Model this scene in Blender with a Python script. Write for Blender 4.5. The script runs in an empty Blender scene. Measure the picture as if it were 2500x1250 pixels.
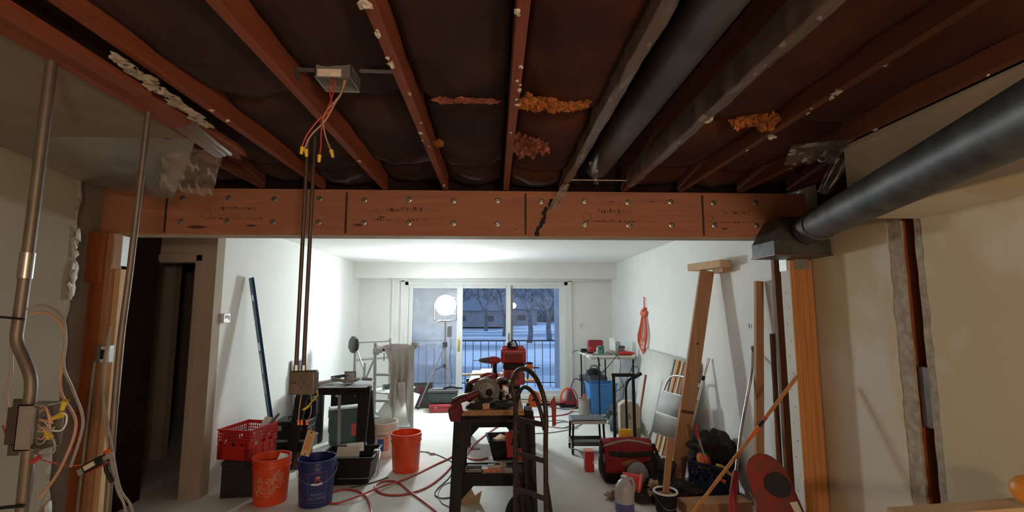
import bpy, bmesh, math, random
from mathutils import Vector, Matrix, Euler, noise
random.seed(7)
C = bpy.context.scene.collection
# ---------------------------------------------------------------- camera
cam = bpy.data.objects.new('camera', bpy.data.cameras.new('camera')); C.objects.link(cam)
cam.data.sensor_width = 36; cam.data.lens = 36*1134/2500; cam.data.clip_start = 0.05; cam.data.clip_end = 400
cam.location = (0, 0, 1.616)
cam.rotation_euler = (math.radians(90+6.5), 0, math.radians(-2.1))
bpy.context.scene.camera = cam
# ---------------------------------------------------------------- world: deep blue winter dusk
w = bpy.data.worlds.new('dusk_sky'); bpy.context.scene.world = w; w.use_nodes = True
nt = w.node_tree; bg = nt.nodes['Background']
tc = nt.nodes.new('ShaderNodeTexCoord'); sp = nt.nodes.new('ShaderNodeSeparateXYZ'); cr = nt.nodes.new('ShaderNodeValToRGB')
nt.links.new(tc.outputs['Generated'], sp.inputs[0]); nt.links.new(sp.outputs['Z'], cr.inputs[0]); nt.links.new(cr.outputs[0], bg.inputs[0])
cr.color_ramp.elements[0].color = (.25, .335, .46, 1); cr.color_ramp.elements[0].position = 0
cr.color_ramp.elements[1].color = (.20, .32, .55, 1); cr.color_ramp.elements[1].position = .5
bg.inputs[1].default_value = 2.8
# ---------------------------------------------------------------- lights of the near room (warm bulb behind the camera)
def lamp(name, kind, loc, power, col, size, rot=(0, 0, 0), spread=None):
    l = bpy.data.lights.new(name, kind); l.energy = power; l.color = col
    if kind == 'AREA': l.shape = 'DISK'; l.size = size
    else: l.shadow_soft_size = size
    o = bpy.data.objects.new(name, l); o.location = loc; o.rotation_euler = rot; C.objects.link(o); return o
lamp('room_bulb', 'POINT', (.75, -1.5, 1.75), 132, (1, .74, .54), .12)
# ---------------------------------------------------------------- exposure
vs = bpy.context.scene.view_settings
vs.view_transform = 'Standard'; vs.look = 'None'; vs.gamma = 1; vs.exposure = 0.0
vs.use_curve_mapping = False
WORK_LIGHT = 285.0          # emission strength of the tripod work light
# ---------------------------------------------------------------- materials
MT = {}
def mat(name, col, rough=.6, metal=0, var=.12, scale=8, bump=0, stretch=None, col2=None, spec=.5, trans=0, alpha=1, emit=0, detail=4, lo=.35, hi=.65):
    m = bpy.data.materials.new(name); m.use_nodes = True; n = m.node_tree.nodes; L = m.node_tree.links
    b = n['Principled BSDF']; b.inputs['Roughness'].default_value = rough; b.inputs['Metallic'].default_value = metal
    b.inputs['Specular IOR Level'].default_value = spec
    t = n.new('ShaderNodeTexCoord'); mp = n.new('ShaderNodeMapping'); nz = n.new('ShaderNodeTexNoise'); r = n.new('ShaderNodeValToRGB')
    mp.inputs['Scale'].default_value = stretch or (1, 1, 1); nz.inputs['Scale'].default_value = scale; nz.inputs['Detail'].default_value = detail
    L.new(t.outputs['Object'], mp.inputs[0]); L.new(mp.outputs[0], nz.inputs['Vector']); L.new(nz.outputs[0], r.inputs[0])
    c2 = col2 or tuple(max(0, min(1, c*(1-2*var))) for c in col)
    r.color_ramp.elements[0].position = lo; r.color_ramp.elements[1].position = hi
    r.color_ramp.elements[0].color = (*c2, 1); r.color_ramp.elements[1].color = (*col, 1)
    L.new(r.outputs[0], b.inputs['Base Color'])
    if bump:
        bp = n.new('ShaderNodeBump'); bp.inputs['Strength'].default_value = bump; bp.inputs['Distance'].default_value = .01
        L.new(nz.outputs[0], bp.inputs['Height']); L.new(bp.outputs[0], b.inputs['Normal'])
    if trans: b.inputs['Transmission Weight'].default_value = trans
    if emit: b.inputs['Emission Color'].default_value = (*col, 1); b.inputs['Emission Strength'].default_value = emit
    b.inputs['Alpha'].default_value = alpha
    MT[name] = m; return m
def film(name, col, opac, gloss=.25, rough=.2, scale=9):
    """thin clear plastic or glass: mostly see-through, a little milky, a little glossy"""
    m = bpy.data.materials.new(name); m.use_nodes = True; n = m.node_tree.nodes; L = m.node_tree.links
    for x in list(n): n.remove(x)
    out = n.new('ShaderNodeOutputMaterial'); tr = n.new('ShaderNodeBsdfTransparent'); df = n.new('ShaderNodeBsdfDiffuse'); gl = n.new('ShaderNodeBsdfGlossy')
    m1 = n.new('ShaderNodeMixShader'); m2 = n.new('ShaderNodeMixShader'); fr = n.new('ShaderNodeFresnel'); mu = n.new('ShaderNodeMath'); mu.operation = 'MULTIPLY'
    df.inputs[0].default_value = (*col, 1); gl.inputs['Roughness'].default_value = rough; mu.inputs[1].default_value = gloss*4
    nz = n.new('ShaderNodeTexNoise'); nz.inputs['Scale'].default_value = scale; t = n.new('ShaderNodeTexCoord'); L.new(t.outputs['Object'], nz.inputs['Vector'])
    mr = n.new('ShaderNodeMapRange'); mr.inputs[1].default_value = .3; mr.inputs[2].default_value = .7; mr.inputs[3].default_value = opac*.8; mr.inputs[4].default_value = min(1, opac*1.2)
    if rough < .05: mr.inputs[3].default_value = opac; mr.inputs[4].default_value = opac
    L.new(nz.outputs[0], mr.inputs[0]); L.new(mr.outputs[0], m1.inputs[0]); L.new(tr.outputs[0], m1.inputs[1]); L.new(df.outputs[0], m1.inputs[2])
    L.new(fr.outputs[0], mu.inputs[0]); L.new(mu.outputs[0], m2.inputs[0]); L.new(m1.outputs[0], m2.inputs[1]); L.new(gl.outputs[0], m2.inputs[2])
    L.new(m2.outputs[0], out.inputs[0]); MT[name] = m; return m
def wood(name, a, b, scale=2.2, axis=2, rough=.65, bump=.15):
    st = [14, 14, 14]; st[axis] = .9
    return mat(name, a, rough, col2=b, scale=scale, stretch=tuple(st), bump=bump, spec=.3, lo=.3, hi=.7)
# setting
mat('painted_wall', (.86, .865, .825), .85, var=.02, scale=3, bump=.03, spec=.2)
mat('cream_wall', (.64, .58, .46), .85, col2=(.56, .47, .31), scale=1.3, bump=.03, spec=.2, lo=.46, hi=.54)
mat('tan_ceiling_left', (.27, .22, .16), .9, col2=(.23, .19, .135), scale=3, bump=.03, spec=.1)  # darker copy of tan_ceiling, dimness of the left side put into the colour
mat('cream_wall_left', (.37, .33, .26), .85, col2=(.32, .28, .21), scale=1.5, bump=.03, spec=.2)  # darker copy of cream_wall, left side's dimness put into the colour
mat('tan_ceiling', (.42, .36, .27), .9, col2=(.36, .31, .23), scale=3, bump=.03, spec=.1)
mat('ceiling_white', (.86, .855, .82), .9, var=.01, scale=3, spec=.1)
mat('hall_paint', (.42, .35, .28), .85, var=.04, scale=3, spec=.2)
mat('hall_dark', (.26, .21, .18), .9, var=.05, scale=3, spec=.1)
mat('subfloor', (.77, .765, .72), .75, col2=(.67, .655, .60), scale=1.6, bump=.04, spec=.3, detail=8)
mat('plaster', (.46, .40, .32), .95, col2=(.33, .27, .20), scale=26, bump=.9, spec=.1)
mat('vinyl', (.80, .82, .80), .35, var=.01, scale=3)
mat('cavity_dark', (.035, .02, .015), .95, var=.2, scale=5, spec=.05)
# timber
wood('lvl', (.46, .20, .12), (.36, .15, .085), 2.2, 0)
wood('joist_wood', (.30, .078, .034), (.17, .045, .02), 2.0, 1)  # joist colours reddened: camera vignette put into the timber
wood('joist_dark', (.17, .055, .028), (.10, .032, .016), 2.0, 1)
wood('stud_orange', (.62, .28, .10), (.47, .19, .06), 2.2, 2)
wood('stud_red', (.36, .10, .035), (.25, .07, .025), 2.2, 2)
wood('stud_brown', (.20, .085, .04), (.13, .055, .03), 2.2, 2)
wood('pine', (.70, .48, .28), (.58, .36, .19), 2.2, 2)
wood('pine_brown', (.46, .25, .13), (.36, .18, .09), 2.2, 2)
wood('pine_flat', (.66, .50, .30), (.52, .36, .2), 2.2, 0)
mat('osb', (.50, .26, .13), .7, col2=(.36, .17, .08), scale=30, bump=.2)
mat('kraft', (.060, .028, .020), .85, col2=(.030, .015, .013), scale=3.5, bump=.6, spec=.2, detail=8)  # kraft colours darkened and reddened, holding the camera vignette at the ceiling
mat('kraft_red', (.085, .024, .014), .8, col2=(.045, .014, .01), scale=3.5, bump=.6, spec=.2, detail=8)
mat('fiberglass', (.42, .15, .045), .95, col2=(.22, .07, .025), scale=14, bump=.8, spec=.05)
mat('fiberglass_pink', (.40, .14, .09), .95, col2=(.2, .07, .05), scale=14, bump=.8, spec=.05)
film('plastic_film', (.17, .14, .13), .40, .16, .3)
film('plastic_wrap', (.36, .29, .25), .28, .22, .28, 14)
film('clear_glass', (.5, .5, .5), .0, .25, .0)
film('hazy_screen', (.80, .82, .84), .72, 0.02, .5, 3)  # screen made pale and dense to carry the flare over the left pane
# metals, plastics, cloth
mat('emt', (.22, .185, .155), .5, .6, var=.12, scale=9)
mat('emt_dark', (.14, .105, .095), .5, .6, var=.15, scale=9)
mat('duct_black', (.10, .098, .085), .5, .35, var=.3, scale=7, bump=.25)
mat('duct_grey', (.16, .15, .145), .5, .7, var=.2, scale=3)
mat('galv', (.52, .52, .50), .4, .8, var=.12, scale=14)
mat('steel', (.45, .44, .42), .35, .9, var=.1, scale=12)
mat('steel_plate', (.85, .88, .88), .5, .2, var=.03, scale=12)
mat('chrome', (.75, .75, .74), .18, 1, var=.04)
mat('alu', (.40, .40, .39), .55, .45, var=.06, scale=10)
mat('black_plastic', (.017, .016, .017), .55, var=.15, scale=6, spec=.25)
mat('black_matte', (.03, .028, .027), .8, var=.2, scale=6)
mat('dark_grey', (.09, .095, .10), .55, var=.15, scale=6)
mat('mid_grey', (.24, .25, .25), .55, var=.1, scale=6)
mat('light_grey', (.55, .56, .55), .6, var=.06, scale=6)
mat('dark_green', (.05, .09, .08), .5, var=.15, scale=6)
mat('white_plastic', (.78, .77, .72), .45, var=.03, scale=6)
mat('paper', (.74, .72, .66), .8, var=.04, scale=6)
mat('orange_bucket', (.86, .085, .018), .38, var=.04, scale=4)
mat('stencil_pale', (.80, .30, .20), .5, var=.1, scale=30)
mat('blue_bucket', (.025, .035, .19), .35, var=.08, scale=4)
mat('label_blue', (.05, .10, .42), .5, var=.03)
mat('label_red', (.55, .05, .04), .5, var=.03)
mat('stencil_grey', (.20, .24, .38), .6, var=.1, scale=30)
mat('frame_orange', (.5, .10, .12), .6, var=.05)
mat('crate_red', (.62, .03, .025), .4, var=.05, scale=4)
mat('tool_red', (.42, .028, .038), .4, var=.08, scale=6)
mat('tool_magenta', (.16, .010, .026), .45, var=.08, scale=6)
mat('dusty_red', (.30, .04, .035), .75, col2=(.17, .06, .045), scale=11, spec=.3)
mat('bag_red', (.27, .012, .02), .8, var=.12, scale=12, bump=.2)
mat('bag_black', (.025, .02, .02), .9, var=.2, scale=12, bump=.3)
mat('orange_tool', (.85, .17, .03), .45, var=.08)
mat('dome_orange', (.80, .30, .03), .45, var=.05)
mat('cord_orange', (.72, .13, .06), .5, var=.05)
mat('hose_red', (.50, .07, .06), .45, var=.06)
mat('yellow', (.80, .52, .03), .5, var=.05)
mat('yellow_dull', (.62, .45, .05), .5, var=.05)
mat('bin_blue', (.06, .25, .60), .45, var=.04)
mat('teal', (.10, .45, .35), .5, var=.05)
mat('level_blue', (.015, .025, .06), .25, .3, var=.1)
mat('level_edge', (.02, .07, .20), .25, .5, var=.05)
mat('truck_brown', (.085, .055, .045), .45, .5, var=.25, scale=9, bump=.1)
mat('rubber', (.02, .019, .018), .85, var=.2)
mat('shirt', (.50, .48, .45), .95, var=.08, scale=10, bump=.35, spec=.1)
mat('tan_card', (.48, .34, .2), .85, var=.1)
mat('brown_card', (.30, .10, .05), .8, var=.1)
mat('grey_cloth', (.16, .17, .18), .95, var=.2, scale=9, bump=.4)
mat('dusty_grey', (.36, .34, .31), .8, var=.12, scale=12)
mat('beige', (.60, .54, .45), .6, var=.06)
mat('jug_milky', (.46, .47, .50), .35, var=.04, spec=.5)
mat('jug_blue', (.12, .13, .38), .35, var=.05)
mat('crate_blue', (.018, .035, .085), .5, var=.1)
mat('blade_grey', (.24, .23, .22), .5, .5, var=.2, scale=14)
mat('step_grey', (.60, .61, .60), .8, 0, var=.06)
mat('pail_white', (.74, .72, .66), .5, var=.06, scale=9)
mat('wire_tan', (.50, .30, .20), .5, var=.1)
mat('wire_red', (.5, .05, .03), .5, var=.1)
mat('wire_grey', (.30, .27, .24), .5, var=.1)
mat('mark', (.05, .025, .015), .7, var=.1)
mat('stamp', (.20, .085, .05), .8, var=.1)
mat('knot', (.10, .04, .025), .7, var=.1)
mat('chip', (.75, .66, .56), .9, var=.15, scale=40, bump=.5)
mat('led', (.88, .98, 1.0), .4, var=0, emit=WORK_LIGHT)
# outdoors
mat('snow', (.60, .64, .68), .9, col2=(.28, .32, .36), scale=.11, detail=5, spec=.1, stretch=(.5, 1.6, 1), lo=.42, hi=.55)
mat('bark', (.13, .14, .16), .9, var=.2, scale=3)
mat('twigs', (.24, .25, .27), .95, var=.3, scale=2)  # lightened grey: distance haze put into the branch colour
mat('house_wall', (.26, .27, .29), .9, var=.1, scale=1)  # walls and roof kept low in contrast, haze put into their colours
mat('roof_snow', (.26, .28, .33), .9, var=.05, scale=1)
mat('rail_iron', (.04, .05, .06), .6, .3)
mat('concrete', (.42, .44, .46), .9, var=.1, scale=3)
# ---------------------------------------------------------------- mesh builder
ROOT = {}
class MB:
    def __init__(s): s.v = []; s.f = []
    def add(s, vs, fs, M=None):
        k = len(s.v); s.v += [tuple(M @ Vector(p)) if M else tuple(p) for p in vs]; s.f += [tuple(i+k for i in f) for f in fs]; return s
    def box(s, x0, x1, y0, y1, z0, z1, M=None):
        return s.add([(x0,y0,z0),(x1,y0,z0),(x1,y1,z0),(x0,y1,z0),(x0,y0,z1),(x1,y0,z1),(x1,y1,z1),(x0,y1,z1)],
                     [(3,2,1,0),(4,5,6,7),(0,1,5,4),(1,2,6,5),(2,3,7,6),(3,0,4,7)], M)
    def bar(s, p, q, w, h, up=(0, 0, 1)):
        """rectangular bar p->q, w across, h along the 'up' side"""
        p = Vector(p); q = Vector(q); d = q-p; L = d.length; d.normalize(); u = Vector(up); x = d.cross(u)
        if x.length < 1e-4: x = d.cross(Vector((0, 1, 0)))
        x.normalize(); u = x.cross(d)
        M = Matrix(((x.x, d.x, u.x, p.x), (x.y, d.y, u.y, p.y), (x.z, d.z, u.z, p.z), (0, 0, 0, 1)))
        return s.box(-w/2, w/2, 0, L, -h/2, h/2, M)
    def tube(s, pts, r, n=8, closed=False, smooth=0, cap=True):
        P = [Vector(p) for p in pts]
        if smooth:
            Q = []; m = len(P); rng = range(m if closed else m-1)
            for i in rng:
                g = (lambda k: P[k % m]) if closed else (lambda k: P[max(0, min(m-1, k))])
                a, b, c, d = g(i-1), g(i), g(i+1), g(i+2)
                for j in range(smooth):
                    t = j/smooth; Q.append(.5*((2*b)+(c-a)*t+(2*a-5*b+4*c-d)*t*t+(3*b-a-3*c+d)*t**3))
            if not closed: Q.append(P[-1])
            P = Q
        m = len(P); k = len(s.v); u = None
        R = r if callable(r) else (lambda t: r)
        for i in range(m):
            a = P[(i-1) % m] if (closed or i) else P[0]; b = P[(i+1) % m] if (closed or i < m-1) else P[-1]
            d = (b-a).normalized()
            if u is None: u = d.orthogonal().normalized()
            u = (u-d*u.dot(d)); u = u.normalized() if u.length > 1e-6 else d.orthogonal().normalized(); v = d.cross(u); rr = R(i/max(1, m-1))
            for j in range(n):
                t = 2*math.pi*j/n; s.v.append(tuple(P[i]+u*math.cos(t)*rr+v*math.sin(t)*rr))
        for i in range(m if closed else m-1):
            for j in range(n):
                a = k+i*n; b = k+((i+1) % m)*n; s.f.append((a+j, a+(j+1) % n, b+(j+1) % n, b+j))
        if cap and not closed: s.f.append(tuple(k+j for j in range(n))[::-1]); s.f.append(tuple(k+(m-1)*n+j for j in range(n)))
        return s
    def cyl(s, p, q, r0, r1=None, n=20):
        r1 = r0 if r1 is None else r1; return s.tube([p, q], lambda t: r0+(r1-r0)*t, n)
    def lathe(s, prof, n=32, M=None, sq=0):
        k0 = len(prof); vs = []
        for r, z in prof:
            for j in range(n):
                t = 2*math.pi*j/n; vs.append((r*math.cos(t), r*math.sin(t), z))
        fs = [(i*n+j, i*n+(j+1) % n, (i+1)*n+(j+1) % n, (i+1)*n+j) for i in range(k0-1) for j in range(n)]
        if prof[0][0] > 1e-5: pass
        return s.add(vs, fs, M)
    def disc(s, c, r, n=24, M=None, up=(0, 0, 1)):
        vs = [(c[0]+r*math.cos(2*math.pi*j/n), c[1]+r*math.sin(2*math.pi*j/n), c[2]) for j in range(n)]; return s.add(vs, [tuple(range(n))], M)
    def prism(s, poly, y0, y1, M=None):
        """poly in x,z extruded along y"""
        n = len(poly); vs = [(x, y0, z) for x, z in poly]+[(x, y1, z) for x, z in poly]
        fs = [tuple(range(n)), tuple(range(2*n-1, n-1, -1))]+[(i, i+n, (i+1) % n+n, (i+1) % n) for i in range(n)]
        return s.add(vs, fs, M)
    def grid(s, fn, nu, nv, th=0):
        vs = [fn(i/nu, j/nv) for i in range(nu+1) for j in range(nv+1)]
        fs = [(i*(nv+1)+j, (i+1)*(nv+1)+j, (i+1)*(nv+1)+j+1, i*(nv+1)+j+1) for i in range(nu) for j in range(nv)]
        return s.add(vs, fs)
    def ball(s, c, rx, ry=None, rz=None, n=20, m=12, M=None, jit=0, seed=0):
        ry = rx if ry is None else ry; rz = rx if rz is None else rz; vs = []; 
        for i in range(m+1):
            a = math.pi*i/m
            for j in range(n):
                b = 2*math.pi*j/n; x, y, z = math.sin(a)*math.cos(b), math.sin(a)*math.sin(b), -math.cos(a)
                k = 1+jit*noise.noise(Vector((x*2.5+seed, y*2.5, z*2.5))) if jit else 1
                vs.append((c[0]+rx*x*k, c[1]+ry*y*k, c[2]+rz*z*k))
        fs = [(i*n+j, i*n+(j+1) % n, (i+1)*n+(j+1) % n, (i+1)*n+j) for i in range(m) for j in range(n)]
        return s.add(vs, fs, M)
    def build(s, name, m, parent=None, world=False, bevel=0, sharp=35, solid=0, sub=0):
        vs = s.v
        if parent is not None and world:
            I = ROOT[parent.name].inverted(); vs = [tuple(I @ Vector(p)) for p in vs]
        me = bpy.data.meshes.new(name); me.from_pydata(vs, [], s.f); me.materials.append(MT[m] if isinstance(m, str) else m)
        bm = bmesh.new(); bm.from_mesh(me); bmesh.ops.remove_doubles(bm, verts=bm.verts, dist=1e-6); bmesh.ops.recalc_face_normals(bm, faces=bm.faces); bm.to_mesh(me); bm.free()
        for p in me.polygons: p.use_smooth = True
        me.set_sharp_from_angle(angle=math.radians(sharp))
        o = bpy.data.objects.new(name, me); C.objects.link(o)
        if parent is not None:
            o.parent = parent; ROOT[o.name] = ROOT[parent.name]
        else: ROOT[o.name] = Matrix.Identity(4)
        if bevel:
            b = o.modifiers.new('bevel', 'BEVEL'); b.width = bevel; b.segments = 2; b.limit_method = 'ANGLE'; b.angle_limit = math.radians(40)
        if solid: b = o.modifiers.new('solid', 'SOLIDIFY'); b.thickness = solid; b.offset = 0
        if sub: b = o.modifiers.new('sub', 'SUBSURF'); b.levels = sub; b.render_levels = sub
        return o
def tag(o, label, cat, group=None, kind=None):
    o['label'] = label; o['category'] = cat
    if group: o['group'] = group
    if kind: o['kind'] = kind
    return o
def thing(name, label, cat, loc=(0, 0, 0), rz=0, group=None, rot=None):
    o = bpy.data.objects.new(name, None); o.empty_display_size = .05; C.objects.link(o); o.location = loc
    e = rot if rot else (0, 0, rz); o.rotation_euler = e
    ROOT[o.name] = Matrix.Translation(loc) @ Euler(e).to_matrix().to_4x4()
    return tag(o, label, cat, group)
def struct(o): o['kind'] = 'structure'; return o
def copy_thing(root, loc, rz, label, group=None):
    r = root.copy(); C.objects.link(r); r.location = loc; r.rotation_euler = (0, 0, rz); r['label'] = label
    if group: r['group'] = group
    for ch in list(root.children):
        c = ch.copy(); C.objects.link(c); c.parent = r
        for g in list(ch.children):
            d = g.copy(); C.objects.link(d); d.parent = c
    return r
def B(x0, x1, y0, y1, z0, z1, M=None): return MB().box(x0, x1, y0, y1, z0, z1, M)
def RZ(a): return Matrix.Rotation(a, 4, 'Z')
def RX(a): return Matrix.Rotation(a, 4, 'X')
def RY(a): return Matrix.Rotation(a, 4, 'Y')
def T(*p): return Matrix.Translation(p)
def text_mb(txt, size, fn, bold=0, sx=1):
    """lettering as geometry; fn maps flat (x, y) to a point on the thing"""
    cu = bpy.data.curves.new('t', 'FONT'); cu.body = txt; cu.size = size; cu.align_x = 'CENTER'; cu.offset = bold
    o = bpy.data.objects.new('t', cu); C.objects.link(o); dg = bpy.context.evaluated_depsgraph_get()
    me = bpy.data.meshes.new_from_object(o.evaluated_get(dg)); mb = MB()
    mb.add([fn(v.co.x*sx, v.co.y) for v in me.vertices], [tuple(p.vertices) for p in me.polygons])
    bpy.data.objects.remove(o); bpy.data.curves.remove(cu); bpy.data.meshes.remove(me); return mb
XL, XR, ZC = -2.52, 2.20, 2.445
# ================================================================ the setting
HW = 4.28          # hallway wall plane
struct(B(-6, 3.2, -3.2, 9.0, -.12, 0).build('floor', 'subfloor'))
struct(B(XL-.12, XL, HW+.12, 9.0, 0, 2.6).build('wall_left', 'painted_wall'))
struct(B(XR, XR+.12, 3.2, 9.0, 0, 2.6).build('wall_right', 'painted_wall'))
struct(B(XL, XR, 3.402, 9.0, ZC, ZC+.15).build('ceiling', 'ceiling_white'))
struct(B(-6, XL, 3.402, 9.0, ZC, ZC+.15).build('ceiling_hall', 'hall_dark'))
struct(B(XL, XR, 8.32, 8.74, 2.165, ZC).build('trim_1', 'painted_wall'))            # soffit over the doors
# window wall with the opening for the patio doors
wf = MB(); wf.box(XL, -1.67, 8.72, 8.86, 0, ZC); wf.box(1.367, XR, 8.72, 8.86, 0, ZC); wf.box(-1.67, 1.367, 8.72, 8.86, 2.12, ZC)
struct(wf.build('wall_far', 'painted_wall'))
struct(B(-1.98, 2.04, 8.655, 8.685, 2.14, 2.164).build('trim_2', 'white_plastic'))  # blind track
struct(B(-1.90, -1.86, 8.69, 8.72, 0, 2.16).build('trim_3', 'painted_wall'))
# doorway wall on the left
DL, DR, DT = -3.22, -2.70, 2.037
hw = MB(); hw.box(-6, DL, HW, HW+.12, 0, ZC); hw.box(DR, XL-.0, HW, HW+.12, 0, ZC); hw.box(DL, DR, HW, HW+.12, DT, ZC)
struct(hw.build('wall_hall', 'hall_paint'))
dt = MB(); dt.box(DR, DR+.012, HW-.006, HW+.13, 0, DT); dt.box(DL-.012, DL, HW-.006, HW+.13, 0, DT); dt.box(DL, DR, HW-.006, HW+.13, DT, DT+.012)
dt.box(DR+.008, DR+.065, HW-.018, HW, 0, DT+.065); dt.box(DL-.065, DL-.008, HW-.018, HW, 0, DT+.065); dt.box(DL-.065, DR+.065, HW-.018, HW, DT+.008, DT+.065)
struct(dt.build('trim_4', 'hall_paint', bevel=.003))
struct(B(-4.6, -3.59, 5.35, 5.45, 0, ZC).build('wall_hall_end', 'hall_paint'))
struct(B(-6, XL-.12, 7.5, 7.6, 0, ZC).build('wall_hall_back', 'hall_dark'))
sw = B(-3.86, -3.80, 5.34, 5.35, 1.22, 1.34).build('switch_plate', 'dark_grey'); tag(sw, 'dark switch plate on the wall inside the dim doorway', 'light switch')
# near room shell
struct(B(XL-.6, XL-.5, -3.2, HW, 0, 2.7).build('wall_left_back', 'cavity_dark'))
def jag(y0, y1, zb, zt, amp, side, seed, x0, x1, n=60):
    """a drywall slab in the plane x=const with one torn vertical edge"""
    m = MB(); L = []
    for i in range(n+1):
        z = zb+(zt-zb)*i/n; d = amp*noise.noise(Vector((seed, z*9, 0)))+amp*.5*noise.noise(Vector((seed, z*31, 4)))
        L.append(z); a, b = (y0, y1+d) if side > 0 else (y0+d, y1); m.v += [(x0, a, z), (x0, b, z), (x1, b, z), (x1, a, z)]
    for i in range(n):
        k = 4*i
        for j in range(4): m.f.append((k+j, k+(j+1) % 4, k+4+(j+1) % 4, k+4+j))
    m.f.append((0, 1, 2, 3)); m.f.append((4*n+3, 4*n+2, 4*n+1, 4*n)); return m
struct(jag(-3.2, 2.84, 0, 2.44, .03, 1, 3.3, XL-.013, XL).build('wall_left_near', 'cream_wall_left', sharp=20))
struct(jag(-3.2, 2.865, 0, 2.44, .02, 1, 9.3, XL-.014, XL-.002).build('trim_5', 'plaster', sharp=20))
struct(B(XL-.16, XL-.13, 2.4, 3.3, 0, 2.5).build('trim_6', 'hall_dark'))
struct(jag(2.50, 3.2, 0, 2.3, .012, -1, 5.1, XR, XR+.013).build('wall_right_near', 'cream_wall', sharp=20))
struct(jag(-3.2, 2.29, 0, 2.3, .012, 1, 8.1, XR, XR+.013).build('wall_right_rear', 'cream_wall', sharp=20))
struct(jag(2.415, 2.53, 0, 2.3, .006, -1, 1.7, XR+.003, XR+.016).build('trim_7', 'plaster', sharp=15))
struct(jag(2.26, 2.335, 0, 2.3, .006, 1, 6.6, XR+.003, XR+.016).build('trim_8', 'plaster', sharp=15))
struct(B(XR+.12, XR+.2, -3.2, 3.4, 0, 2.7).build('wall_right_back', 'cavity_dark'))
struct(B(-3.2, 2.4, -3.2, -3.08, 0, 2.7).build('wall_back', 'cream_wall'))
# bulkhead along the right wall and the remains of the board ceilings
struct(B(1.83, XR+.1, -3.0, 2.30, 2.09, 2.47).build('trim_9', 'tan_ceiling', bevel=.004))
struct(B(1.835, XR+.02, -3.0, 2.302, 2.083, 2.0905).build('trim_10', 'cream_wall'))
struct(jag(-3.0, 2.30, 0, .16, .0, 1, 2, 0, .012).build('trim_11', 'tan_ceiling'))
o = bpy.data.objects['trim_11']; o.rotation_euler = (0, math.radians(90), 0); o.location = (1.80, 0, 2.452)
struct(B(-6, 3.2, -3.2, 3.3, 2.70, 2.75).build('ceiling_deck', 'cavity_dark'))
def tornceil(x0, x1, y0, y1, z, th, seed, n=70):
    m = MB()
    for i in range(n+1):
        y = y0+(y1-y0)*i/n; d = .035*noise.noise(Vector((seed, y*6, 0)))+.015*noise.noise(Vector((seed, y*25, 4)))
        m.v += [(x0, y, z), (x1+d, y, z), (x1+d, y, z+th), (x0, y, z+th)]
    for i in range(n):
        for j in range(4): m.f.append((4*i+j, 4*i+(j+1) % 4, 4*i+4+(j+1) % 4, 4*i+4+j))
    m.f.append((0, 1, 2, 3)); m.f.append((4*n+3, 4*n+2, 4*n+1, 4*n)); return m
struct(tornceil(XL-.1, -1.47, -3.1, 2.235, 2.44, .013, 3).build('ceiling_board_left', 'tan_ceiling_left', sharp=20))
# patio doors (three white framed panels)
fr = MB()
fr.box(-1.67, -1.60, 8.70, 8.84, .0, 2.12); fr.box(1.297, 1.367, 8.70, 8.84, .0, 2.12); fr.box(-1.67, 1.367, 8.70, 8.84, 2.055, 2.12); fr.box(-1.67, 1.367, 8.70, 8.84, .0, .05)
fr.box(-1.74, -1.67, 8.695, 8.72, 0, 2.17); fr.box(1.367, 1.44, 8.695, 8.72, 0, 2.17); fr.box(-1.74, 1.44, 8.695, 8.72, 2.12, 2.17)
struct(fr.build('door_1', 'vinyl', bevel=.004))
fs = MB()
for (a, b, g0, g1, y) in ((-1.60, -.60, -1.52, -.705, 8.73), (-.62, .30, -.605, .205, 8.755), (.21, 1.297, .34, 1.215, 8.78)):
    fs.box(a, g0, y, y+.035, .05, 2.055); fs.box(g1, b, y, y+.035, .05, 2.055); fs.box(g0, g1, y, y+.035, 2.0, 2.055); fs.box(g0, g1, y, y+.035, .05, .115)
struct(fs.build('window_1', 'vinyl', bevel=.003))
gl = MB()
for (g0, g1, y) in ((-1.52, -.705, 8.747), (-.605, .205, 8.772), (.34, 1.215, 8.797)): gl.add([(g0, y, .115), (g1, y, .115), (g1, y, 2.0), (g0, y, 2.0)], [(0, 1, 2, 3)])
struct(gl.build('window_2', 'clear_glass'))
struct(MB().add([(-1.53, 8.83, .06), (-.69, 8.83, .06), (-.69, 8.83, 2.05), (-1.53, 8.83, 2.05)], [(0, 1, 2, 3)]).build('window_3', 'hazy_screen'))
gk = MB(); gk.box(-1.605, -1.595, 8.715, 8.73, .2, 2.02); gk.box(-.624, -.612, 8.735, 8.755, .2, 2.06); gk.box(.296, .312, 8.755, 8.78, .8, 2.06); gk.box(.31, .34, 8.775, 8.785, .1, 2.0)
struct(gk.build('trim_12', 'mid_grey'))
dh = MB().tube([(-.665, 8.73, .86), (-.665, 8.69, .88), (-.665, 8.68, .95), (-.665, 8.69, 1.02), (-.665, 8.73, 1.04)], .011, smooth=4); dh.box(-.68, -.65, 8.722, 8.73, .84, 1.06)
tag(dh.build('door_handle', 'yellow_dull'), 'brass pull handle on the patio door stile beside the work light', 'door handle')
dh = MB().tube([(.262, 8.755, .98), (.262, 8.72, 1.0), (.262, 8.72, 1.14), (.262, 8.755, 1.16)], .011, smooth=4)
tag(dh.build('door_handle', 'dark_grey'), 'dark pull handle on the patio door stile above the red case', 'door handle')
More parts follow.
